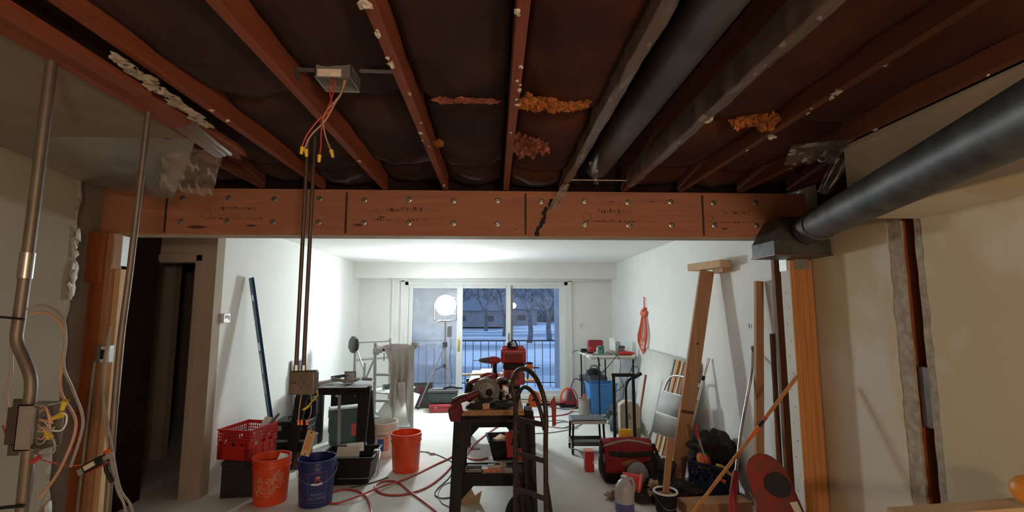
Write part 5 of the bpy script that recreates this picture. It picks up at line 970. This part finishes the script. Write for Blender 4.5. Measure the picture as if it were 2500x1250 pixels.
small('charger', 'green faced gadget leaning on the folding table', 'charger', 1.64, 7.25, ZT2, [('body', 'black_plastic', (-.03, .05, 0, .06, 0, .13)), ('face', 'teal', (-.055, .03, -.012, 0, 0, .135)), ('display', 'dark_grey', (-.03, .01, -.014, -.012, .07, .11))], .15)
small('battery', 'small red tool at the left end of the folding table', 'tool', 1.53, 7.45, ZT2, [('body', 'tool_red', (-.04, .04, -.03, .03, 0, .07)), ('foot', 'black_plastic', (-.06, .02, -.03, .03, 0, .02)), ('knob', 'orange_tool', (-.02, .0, -.02, .02, .07, .10))])
small('dark_charger', 'black and green charger at the far left of the folding table', 'charger', 1.43, 7.6, ZT2, [('body', 'black_plastic', (-.03, .06, -.04, .04, 0, .06)), ('base', 'dark_green', (-.03, .10, -.05, .05, 0, .025))])
small('glue_tube', 'white box among tools on the folding table', 'box', 1.66, 7.4, ZT2, [('box', 'white_plastic', (-.05, .06, -.03, .03, 0, .09)), ('stripe', 'teal', (-.05, .06, -.031, -.03, .03, .06))], .1)
small('white_binder', 'tall white panel standing on the right of the folding table', 'panel', 1.93, 7.4, ZT2, [('cover', 'white_plastic', (-.06, -.045, -.05, .12, 0, .24)), ('back', 'white_plastic', (.03, .045, -.05, .12, 0, .19))], .3)
small('dark_box', 'dark grey box before the white panel on the folding table', 'box', 1.94, 7.2, ZT2, [('box', 'mid_grey', (-.05, .05, -.03, .03, 0, .14)), ('lid', 'dark_grey', (-.045, .06, -.031, .031, .10, .13)), ('latch', 'dusty_red', (.05, .09, -.03, .03, 0, .06))])
t = thing('red_tool', 'flat red tool at the right front of the folding table', 'tool', (2.0, 7.12, ZT2)); MB().ball((0, 0, .03), .13, .05, .03, 24, 10, jit=.3, seed=4).build('body', 'crate_red', t); B(-.18, -.12, -.03, .03, 0, .03).build('tip', 'mid_grey', t)
tag(MB().ball((1.78, 7.2, ZT2+.03), .07, .05, .035, 20, 10, jit=.8, seed=9).build('rag', 'shirt'), 'crumpled grey rag on the folding table', 'rag')
tag(B(1.47, 1.72, 7.12, 7.28, ZT2, ZT2+.012).build('notebook', 'mid_grey', bevel=.002), 'flat grey tray at the front left of the folding table', 'tray')
for i, (l, p) in enumerate((('thin cord dangling from the left end of the folding table', [(1.45, 7.3, .92), (1.38, 7.2, .90), (1.40, 7.25, .70), (1.46, 7.3, .55), (1.50, 7.3, .42)]), ('black wire hooking off the far left corner of the folding table', [(1.50, 7.6, .925), (1.40, 7.55, .94), (1.28, 7.5, .95), (1.24, 7.5, .91)]),
        ('cord looping under the right side of the folding table', [(1.85, 7.05, .93), (1.88, 7.0, .80), (1.86, 7.0, .62), (1.92, 7.0, .45), (1.9, 7.05, .25)]), ('cord swinging across under the folding table', [(1.84, 7.04, .93), (1.72, 7.0, .80), (1.60, 7.05, .66), (1.50, 7.1, .60)]), ('black cord with a loop right of the folding table', [(2.12, 7.0, .92), (2.06, 6.95, .82), (2.02, 6.95, .72), (2.08, 6.93, .66), (2.13, 6.93, .72), (2.07, 6.93, .77), (1.98, 6.95, .66), (1.92, 6.98, .5), (1.80, 7.0, .40)]), ('short cord with two plugs under the left edge of the folding table', [(1.55, 7.04, .90), (1.55, 7.0, .82), (1.57, 7.0, .78)]))):
    cable(l, p, .0045 if i not in (5,) else .009, 'black_plastic' if i else 'wire_grey', 'power_cord', cat='cord')
t = thing('waste_bin', 'blue plastic waste bin under the folding table', 'bin', (1.68, 7.48, 0), .05)
m = MB(); a, b, h = .22, .15, .46; m.add(ringq(a*.85, b*.85, 0)+ringq(a, b, h)+ringq(a-.006, b-.006, h)+ringq(a*.85-.006, b*.85-.006, .01), [(3, 2, 1, 0), (12, 13, 14, 15)]+[(4*i+j, 4*i+(j+1) % 4, 4*i+4+(j+1) % 4, 4*i+4+j) for i in range(3) for j in range(4)]); m.build('tub', 'bin_blue', t, sharp=20, bevel=.012)
m = MB(); m.box(-a-.01, a+.01, -b-.01, -b+.004, h-.02, h+.003); m.box(-a-.01, a+.01, b-.004, b+.01, h-.02, h+.003); m.box(-a-.01, -a+.004, -b, b, h-.02, h+.003); m.box(a-.004, a+.01, -b, b, h-.02, h+.003); m.build('rim', 'bin_blue', t, bevel=.003)
t = thing('shop_vacuum', 'dark grey shop vacuum behind the blue bin', 'vacuum', (1.70, 8.1, 0)); MB().lathe([(.001, 0), (.19, 0), (.21, .40), (.23, .41), (.23, .46), (.15, .50), (.001, .52)], 32).build('drum', 'dark_grey', t); MB().lathe([(.14, .49), (.12, .56), (.05, .60), (.001, .60)], 24).build('motor_head', 'black_plastic', t); MB().tube([(-.06, 0, .58), (-.03, 0, .64), (.05, 0, .64), (.08, 0, .57)], .014, smooth=3).build('handle', 'mid_grey', t); MB().tube([(.1, -.05, .50), (.15, -.1, .58), (.12, -.2, .55)], .02, smooth=4).build('hose_port', 'light_grey', t)
t = thing('steel_can', 'grey metal can on the floor left of the blue bin', 'can', (1.39, 7.38, 0)); MB().lathe([(.001, .0), (.085, 0), (.088, .004), (.085, .02), (.085, .22), (.09, .225), (.09, .235), (.083, .235), (.083, .01), (.001, .01)], 32).build('shell', 'dusty_grey', t); MB().prism([(-.05, .20), (.05, .20), (.02, .30), (-.01, .31)], -.004, .004).build('orange_scrap', 'stencil_pale', t)
tag(MB().tube([(1.20, 7.55, .02), (1.27, 7.52, .02), (1.33, 7.50, .02)], .018, 12).build('caulk_tube', 'white_plastic'), 'white tube lying left of the grey can', 'tube')
t = thing('green_bag', 'crumpled green plastic bag under the folding table leg', 'bag', (1.72, 6.9, 0)); MB().ball((0, 0, .04), .09, .06, .04, 18, 10, jit=.8, seed=3).build('bag', 'teal', t)
t = thing('cloth_heap', 'grey cloth heap behind the rolling stool', 'cloth', (1.72, 6.55, 0)); MB().ball((0, 0, .17), .16, .12, .17, 24, 16, jit=.6, seed=12).build('upper', 'grey_cloth', t); MB().ball((-.02, -.25, .10), .17, .15, .12, 24, 16, jit=.6, seed=15).build('lower', 'grey_cloth', t)
# orange cord on wall
t = thing('orange_cord', 'orange extension cord bundled and hung on a nail in the right wall', 'extension cord', (2.185, 6.75, 1.75)); rnd = random.Random(6)
MB().cyl((2.2, 6.72, 1.77), (2.15, 6.72, 1.78), .004, n=6).build('nail', 'steel', t, world=True)
for i in range(12):
    w1 = rnd.uniform(.06, .34); zb = rnd.uniform(.98, 1.20); yo = rnd.uniform(-.04, .05); x = 2.175-.006*(i % 4)
    MB().tube([(x, 6.74, 1.60), (x, 6.74+yo-w1*.3, 1.42), (x-.01, 6.78+yo-w1*.62, 1.22), (x-.012, 6.80-w1*.3, zb), (x-.01, 6.86+w1*.25, zb+.03), (x, 6.86+w1*.62, 1.20), (x, 6.80+w1*.25, 1.42), (x, 6.76, 1.60)], .0055, 6, smooth=5).build('loop', 'cord_orange', t, world=True)
MB().tube([(2.175, 6.70, 1.62), (2.17, 6.78, 1.60), (2.16, 6.82, 1.54), (2.165, 6.70, 1.53), (2.175, 6.66, 1.57), (2.17, 6.76, 1.56)], .022, 10, smooth=5).build('wrap', 'cord_orange', t, world=True); MB().tube([(2.18, 6.74, 1.60), (2.17, 6.70, 1.70), (2.175, 6.73, 1.79), (2.18, 6.76, 1.70), (2.18, 6.76, 1.6)], .0055, 8, smooth=5).build('hanging_loop', 'cord_orange', t, world=True)
# leaning drywall panel & lumber
t = thing('drywall_sheet', 'large white drywall panel leaning on the right wall behind the step ladder', 'panel', (2.0, 5.9, 0)); MB().add([(1.93, 6.60, 0), (2.185, 6.85, 1.04), (2.185, 4.95, 1.04), (1.93, 5.0, 0)], [(0, 1, 2, 3)]).build('board', 'paper', t, world=True, solid=.016)
MB().tube([(2.18, 6.82, 1.045), (2.175, 6.0, 1.048), (2.18, 4.97, 1.045)], .009, 6).build('torn_edge', 'light_grey', t, world=True)
for i, (y, m, w_, l) in enumerate(((5.46, 'stud_orange', .06, 'reddish board standing behind the step ladder, leftmost of three'), (5.33, 'pine', .05, 'pale slat standing behind the step ladder, middle of three'), (5.22, 'stud_red', .07, 'red board standing behind the step ladder, rightmost of three'))):
    tag(MB().bar((1.86, y, 0), (2.145, y-.02, 1.02), w_, .018, (1, 0, 0)).build('leaning_board', m), l, 'board', None)
tag(MB().bar((1.86, 5.56, 0), (2.145, 5.56, 1.02), .03, .016, (1, 0, 0)).build('leaning_board', 'dusty_grey'), 'thin grey strip standing left of the reddish board', 'board')
# step ladder folded, leaning
t = thing('step_ladder', 'silver folding step ladder with wide grey steps leaning on the right wall', 'step ladder', (1.8, 5.0, 0))
def sl(a, z, off=0):   # a: 0 left rail .. 1 right rail, z: height along
    base = Vector((1.62, 5.22, 0)).lerp(Vector((1.86, 4.78, 0)), a); top = Vector((1.99, 5.15, 1.12)).lerp(Vector((2.17, 4.74, 1.12)), a); p = base.lerp(top, z); return tuple(p+Vector((-.5, -.35, .2))*off)
MB().tube([sl(0, 0), sl(0, .4), sl(0, .66), sl(.05, .76), sl(.2, .80), sl(.6, .80), sl(.82, .785), sl(.95, .74)], .012, 10, smooth=5).build('handle_frame', 'chrome', t, world=True)
MB().cyl(sl(1, 0), sl(1, 1.0), .012, n=10).build('rail', 'chrome', t, world=True); MB().cyl(sl(.92, .45, -.06), sl(1.04, 1.0, -.0), .010, n=10).build('rail', 'chrome', t, world=True); MB().cyl(sl(1, .80), sl(1, .84), .018, n=10).build('collar', 'black_plastic', t, world=True)
for z0, z1 in ((.26, .42), (.45, .62)):
    MB().add([sl(.04, z0, .03), sl(.96, z0-.02, .03), sl(.96, z1, .05), sl(.04, z1+.02, .05)], [(0, 1, 2, 3)]).build('step', 'step_grey', t, world=True, solid=.02)
    MB().tube([sl(.02, z1+.02, .05), sl(.98, z1, .05)], .008, 8).build('step_edge', 'chrome', t, world=True); MB().tube([sl(.02, z0, .03), sl(.98, z0-.02, .03)], .008, 8).build('step_edge', 'chrome', t, world=True)
MB().cyl(sl(.05, .08), sl(.95, .06), .010, n=8).build('cross_tube', 'chrome', t, world=True)
# T brace of lumber
t = thing('drywall_brace', 'tall wooden T brace leaning against the right wall', 'T brace', (1.72, 4.45, 0))
MB().bar((1.73, 4.56, 0), (2.09, 4.50, 1.99), .135, .038, (0, 1, 0)).build('post', 'pine_brown', t, world=True, bevel=.002)
MB().bar((2.00, 4.62, 2.03), (2.11, 4.16, 2.03), .12, .07).build('crosspiece', 'pine', t, world=True, bevel=.002); MB().bar((2.17, 4.30, 1.975), (2.10, 4.30, 1.975), .2, .04).build('brace_block', 'pine_brown', t, world=True)
MB().cyl((1.965, 4.504, 1.28), (1.965, 4.497, 1.28), .012, n=12).build('knot', 'knot', t, world=True)
MB().bar((1.845, 4.521, .62), (1.85, 4.521, .65), .12, .002, (0, 1, 0)).build('stamp', 'knot', t, world=True)
tag(MB().bar((2.00, 3.64, 0), (2.155, 3.72, 1.84), .062, .038, (0, 1, 0)).build('lumber', 'pine_brown', bevel=.002), 'narrow wooden stud leaning on the right wall left of the brown pole', 'lumber')
tag(MB().cyl((2.05, 3.42, 0), (2.18, 3.62, 1.42), .019, n=14).build('pole', 'stud_brown'), 'dark brown round pole leaning between the lumber and the loose stud', 'pole')
t = thing('pipe_bender', 'grey steel pipe with a red bender head leaning on the right wall', 'pipe bender', (1.86, 3.75, 0))
MB().tube([(2.175, 3.904, 1.267), (2.067, 3.740, 1.123), (1.999, 3.710, 0.921), (1.912, 3.660, 0.683), (1.798, 3.550, 0.418)], .0115, 12, smooth=5).build('pipe', 'steel', t, world=True); MB().ball((2.170, 3.893, 1.288), .018, .018, .022, 12, 8).build('hook_end', 'wire_tan', t, world=True)
MB().tube([(1.798, 3.550, 0.418), (1.762, 3.530, 0.295), (1.747, 3.520, 0.171), (1.769, 3.520, 0.029)], lambda q: .022+.014*q, 12, smooth=4).build('bender_head', 'tool_red', t, world=True); MB().tube([(1.90, 3.575, .26), (1.93, 3.56, .20), (1.93, 3.56, .15)], .005, 8, smooth=3).build('hook', 'steel', t, world=True)
t = thing('broom_handle', 'orange brown wooden stick leaning diagonally against the orange post', 'stick', (1.3, 3.5, 0)); a_, b_ = Vector((1.30, 3.48, .012)), Vector((2.02, 3.10, 1.17)); MB().cyl(tuple(a_), tuple(b_), .012, n=12).build('shaft', 'stud_orange', t, world=True); MB().cyl(tuple(a_.lerp(b_, .62)), tuple(a_.lerp(b_, .69)), .0128, n=12).build('red_tape', 'orange_tool', t, world=True); MB().cyl(tuple(a_.lerp(b_, .70)), tuple(a_.lerp(b_, .735)), .0128, n=12).build('dark_mark', 'black_plastic', t, world=True); MB().cyl(tuple(a_.lerp(b_, .74)), tuple(a_.lerp(b_, .755)), .0128, n=12).build('red_tape', 'tool_red', t, world=True)
# red shell (creeper like)
t = thing('red_scoop', 'scuffed red metal scoop standing upright with a dark oval hollow', 'scoop', (1.78, 3.05, 0))
O = Vector((1.675, 3.02, .70)); ex = Vector((.97, .20, 0)).normalized(); ez = Vector((.40, .10, -1)).normalized(); en = ex.cross(ez).normalized()
if en.y > 0: en = -en
def sc(a, l, off=0): return tuple(O+ex*a+ez*l+en*off)
def scf(u, v):
    l = .68*v; w_ = .15*math.sqrt(max(0, 1-(1-min(1, l/.17))**2))+.05*max(0, l-.16); a = (u-.5)*2*w_
    e = ((a-.035)/.10)**2+((l-.21)/.088)**2; dip = -.028*max(0, 1-e)**.5 if e < 1 else 0
    return sc(a+.01, l, .02*math.cos((u-.5)*math.pi)+dip)
MB().grid(scf, 44, 60).build('shell', 'dusty_red', t, world=True, solid=.006, sharp=70)
m = MB(); k = 36; m.v = [sc(.045+.098*math.cos(2*math.pi*i/k)*.99, .21+.086*math.sin(2*math.pi*i/k), .0205*math.cos(.088*math.cos(2*math.pi*i/k)/.14*1.3)+.004) for i in range(k)]; m.f = [tuple(range(k))]; m.build('hollow', 'black_matte', t, world=True)
m = MB(); m.add([sc(.075, .33, .024), sc(.135, .33, .022), sc(.145, .44, .022), sc(.09, .44, .024)], [(0, 1, 2, 3)]); m.build('sticker', 'paper', t, world=True)
# dark milk crate with bag
crate('milk_crate', 'dark blue milk crate on the floor in front of the right wall', (1.95, 4.26, 0), .72, .31, .31, .27, 'crate_blue')
t = thing('black_bag', 'black cloth bag heaped in the dark blue crate', 'bag', (1.98, 4.34, .25)); MB().ball((.03, .03, .06), .20, .16, .18, 28, 18, jit=.4, seed=4).build('body', 'bag_black', t)
t = thing('caulk_gun', 'grey rod with a red grip standing in the dark blue crate', 'tool', (1.84, 4.36, .1)); MB().cyl((1.91, 4.18, .12), (1.82, 4.24, .47), .011, n=10).build('rod', 'steel', t, world=True); MB().cyl((1.82, 4.24, .47), (1.80, 4.25, .58), .018, n=12).build('grip', 'tool_red', t, world=True)
t = thing('tape_reel', 'orange reel in the dark blue crate', 'reel', (1.85, 4.24, .27)); MB().cyl((-.025, 0, 0), (.02, 0, 0), .07, n=28).build('reel', 'orange_tool', t); MB().cyl((.02, 0, 0), (.05, 0, 0), .055, n=28).build('hub', 'tool_red', t)
t = thing('yellow_clamp', 'yellow and orange handled tool over the dark blue crate edge', 'tool', (1.95, 4.18, .28)); MB().tube([(1.90, 4.09, .285), (1.94, 4.06, .28), (1.99, 4.04, .23), (2.04, 4.04, .215)], .014, 10, smooth=4).build('handle', 'yellow_dull', t, world=True); MB().tube([(1.88, 4.04, .20), (1.94, 4.02, .17)], .014, 10).build('handle', 'orange_tool', t, world=True)
tag(MB().bar((1.50, 3.86, .045), (2.05, 3.90, .045), .16, .088).build('floor_timber', 'pine_brown', bevel=.004), 'brown timber block lying on the floor before the dark blue crate', 'lumber')
# red rolling tool bag
t = thing('rolling_tool_bag', 'red and black rolling tool bag with a raised telescopic handle', 'tool bag', (1.26, 4.62, 0), -.02)
B(-.24, .26, -.15, .15, .0, .21).build('base', 'bag_black', t, bevel=.05); 
def bagf(u, v):
    a = (u-.5)*2; x = .235*a; s = math.sin(math.pi*v); y = -.14+.28*v; z = .19+.19*s**.45*(1-.10*a*a)+.012*noise.noise(Vector((u*5, v*5, 0)))
    return (x+.01, y, z)
MB().grid(bagf, 24, 24).build('top', 'bag_red', t, sharp=60, solid=.006); B(-.22, .24, -.155, -.135, .10, .27).build('front_panel', 'bag_red', t, bevel=.02)
MB().grid(lambda u, v: (-.19+.40*u, -.168-.004*math.sin(u*9), .255-.012*math.sin(u*3.1)+.045*v+.012*abs(u-.5)), 20, 3).build('carry_strap', 'bag_black', t, solid=.008); MB().tube([(-.23, -.1, .33), (.0, -.11, .385), (.22, -.1, .34)], .009, 8, smooth=4).build('zip', 'dusty_grey', t)
MB().tube([(-.24, -.1, .35), (-.255, -.12, .25), (-.25, -.13, .1)], .016, 8, smooth=4).build('side_trim', 'bag_black', t); MB().tube([(.24, -.1, .35), (.27, -.12, .27), (.30, -.12, .18)], .014, 8, smooth=4).build('side_strap', 'bag_black', t); MB().ball((.02, -.16, .19), .10, .03, .035, 18, 10).build('front_pocket', 'brown_card', t); MB().cyl((-.03, -.175, .13), (-.03, -.18, .13), .008, n=8).build('rivet', 'chrome', t)
for x in (-.055, .145): B(x-.015, x+.015, .16, .18, .08, .95).build('handle_rail', 'black_plastic', t, bevel=.004)
B(-.075, .165, .158, .186, .93, .965).build('handle_grip', 'black_plastic', t, bevel=.01)
tag(B(1.235, 1.36, 4.70, 4.74, .30, .435).build('torpedo_level', 'yellow', bevel=.01), 'bright yellow level sticking out of the red tool bag', 'spirit level')
t = thing('bent_bar', 'black bent steel handle standing behind the red tool bag', 'bar', (1.38, 4.95, 0)); MB().tube([(1.39, 5.0, 0), (1.39, 5.0, .70), (1.395, 5.0, .80), (1.43, 5.0, .87), (1.55, 5.0, .93)], .013, 10, smooth=4).build('bar', 'black_plastic', t, world=True); MB().cyl((1.47, 5.0, .885), (1.56, 5.0, .935), .019, n=12).build('grip', 'black_matte', t, world=True); B(1.33, 1.45, 4.93, 5.07, 0, .02).build('foot', 'black_plastic', t, world=True)
t = thing('water_jug', 'beige container with dark printed digits behind the red tool bag', 'container', (1.50, 5.35, 0)); 
m = MB(); m.prism([(-.10, 0), (.13, 0), (.13, .50), (.11, .56), (.05, .59), (-.04, .59), (-.10, .55)], -.06, .06); m.build('body', 'beige', t, bevel=.015); text_mb('15:2', .075, lambda a, b: (a+.01, -.0615, b+.40), .001).build('printed_digits', 'dark_grey', t); B(.04, .12, -.062, -.06, .1, .3).build('faded_label', 'dusty_grey', t)
tag(MB().prism([(-.1, 0), (.06, 0), (.0, .42), (-.04, .43)], -.02, .02, T(1.68, 6.1, 0)).build('grey_wedge', 'dusty_grey', bevel=.008), 'pale grey wedge standing behind the beige container', 'wedge')
tag(MB().bar((1.78, 6.0, 0), (1.93, 6.0, .78), .03, .02).build('leaning_board', 'brown_card'), 'thin reddish slat leaning left of the white drywall panel', 'board')
t = thing('rolling_stool', 'low grey rolling work stool with a lower tray and casters', 'stool', (1.06, 5.50, 0), -.02); B(-.19, .21, -.13, .13, .33, .375).build('seat', 'dark_grey', t, bevel=.012); B(-.18, .20, -.14, -.13, .33, .36).build('seat_edge', 'light_grey', t)
for x, y in ((-.17, -.12), (.17, -.12), (-.17, .12), (.17, .12)): MB().cyl((x, y, .33), (x*1.06, y*1.06, .07), .013, n=10).build('leg', 'black_plastic', t); MB().cyl((x*1.06-.011, y*1.06, .03), (x*1.06+.011, y*1.06, .03), .03, n=18).build('caster', 'rubber', t)
m = MB(); m.box(-.17, .17, -.12, .12, .10, .105); m.box(-.18, .18, -.13, -.12, .09, .135); m.box(-.18, .18, .12, .13, .09, .135); m.box(-.19, -.18, -.13, .13, .09, .135); m.box(.18, .19, -.13, .13, .09, .135); m.build('tray', 'dark_grey', t)
small('red_box', 'small red metal box on the floor left of the red tool bag', 'box', .955, 4.86, 0, [('box', 'crate_red', (-.045, .045, -.05, .06, 0, .19)), ('lid', 'stencil_pale', (-.047, .047, -.052, .062, .19, .20)), ('label', 'paper', (.03, .0465, -.056, -.05, .08, .11))], -.05)
# jug, pail, tipped pail, junk
t = thing('milk_jug', 'translucent plastic gallon jug with blue liquid in the right foreground', 'jug', (1.055, 3.92, 0), .25)
MB().lathe([(.001, .0), (.070, .0), (.076, .008), (.078, .07)], 32).build('liquid_part', 'jug_blue', t); MB().lathe([(.078, .07), (.078, .15), (.070, .19), (.045, .228), (.022, .245), (.021, .268), (.001, .268)], 32).build('upper_body', 'jug_milky', t); MB().lathe([(.024, .252), (.026, .256), (.026, .268), (.001, .270)], 20).build('cap', 'light_grey', t)
MB().tube([(.028, 0, .24), (.07, 0, .235), (.088, 0, .19), (.082, 0, .13), (.07, 0, .11)], .012, 10, smooth=5).build('handle', 'jug_milky', t)
t = thing('mixing_pail', 'dark pail with a whitened rim holding a wooden stick', 'pail', (1.385, 3.90, 0)); MB().lathe([(.001, .003), (.078, .0), (.094, .15), (.088, .15), (.075, .01), (.001, .01)], 36).build('shell', 'black_plastic', t); MB().lathe([(.097, .146), (.100, .152), (.095, .160), (.084, .158), (.082, .150)], 36).build('rim', 'white_plastic', t); MB().lathe([(.001, .125), (.086, .125)], 30).build('compound', 'tan_card', t); MB().tube([(-.095, 0, .14), (-.06, -.09, .07), (0, -.105, .045), (.06, -.09, .07), (.095, 0, .14)], .002, 6, smooth=4).build('handle', 'steel', t)
tag(MB().bar((1.375, 3.91, .02), (1.455, 3.93, .56), .05, .022, (0, 1, .1)).build('mixing_stick', 'pine_brown', bevel=.002), 'flat wooden stick standing upright in the whitened pail', 'stick')
t = thing('tipped_pail', 'small red pail lying on its side behind the gallon jug', 'pail', (1.22, 4.18, .1)); M = T(1.20, 4.20, .115) @ RZ(-.35) @ RY(math.radians(100)); MB().lathe([(.001, -.09), (.065, -.09), (.085, .08), (.09, .085), (.08, .085), (.06, -.08), (.001, -.08)], 32, M).build('shell', 'crate_red', t, world=True); MB().lathe([(.086, .055), (.092, .06), (.092, .07), (.086, .075)], 32, M).build('rim', 'stencil_pale', t, world=True)
t = thing('plastic_dome', 'dusty grey plastic container behind the tipped red pail', 'container', (1.30, 4.36, .0)); MB().ball((0, 0, .12), .10, .08, .11, 24, 14, jit=.1).build('dome', 'mid_grey', t)
t = thing('black_cloth', 'black cloth heap between the tool bag and the pails', 'cloth', (1.50, 4.3, 0)); MB().ball((.02, .08, .10), .13, .16, .16, 28, 16, jit=.5, seed=21).build('heap', 'bag_black', t); MB().ball((.10, -.14, .05), .18, .12, .08, 28, 16, jit=.5, seed=25).build('heap_fold', 'bag_black', t); MB().ball((-.18, -.18, .03), .16, .10, .05, 24, 14, jit=.5, seed=29).build('heap_fold', 'bag_black', t)
for i, (x, y, z, s, l) in enumerate(((1.36, 4.12, .12, .045, 'crumpled tan paper right of the tipped red pail'), (1.33, 4.05, .07, .035, 'smaller crumpled tan paper behind the whitened pail'), (1.00, 4.14, .03, .04, 'crumpled grey paper left of the gallon jug'))):
    tag(MB().ball((x, y, z), s, s*.8, s*.8, 16, 10, jit=1.3, seed=30+i).build('crumpled_paper', 'tan_card'), l, 'paper', 'crumpled papers in the right foreground')

tag(B(1.46, 2.17, 3.98, 4.62, 0, .003).build('floor_cardboard', 'brown_card'), 'flat brown cardboard on the floor under the dark blue crate', 'cardboard')
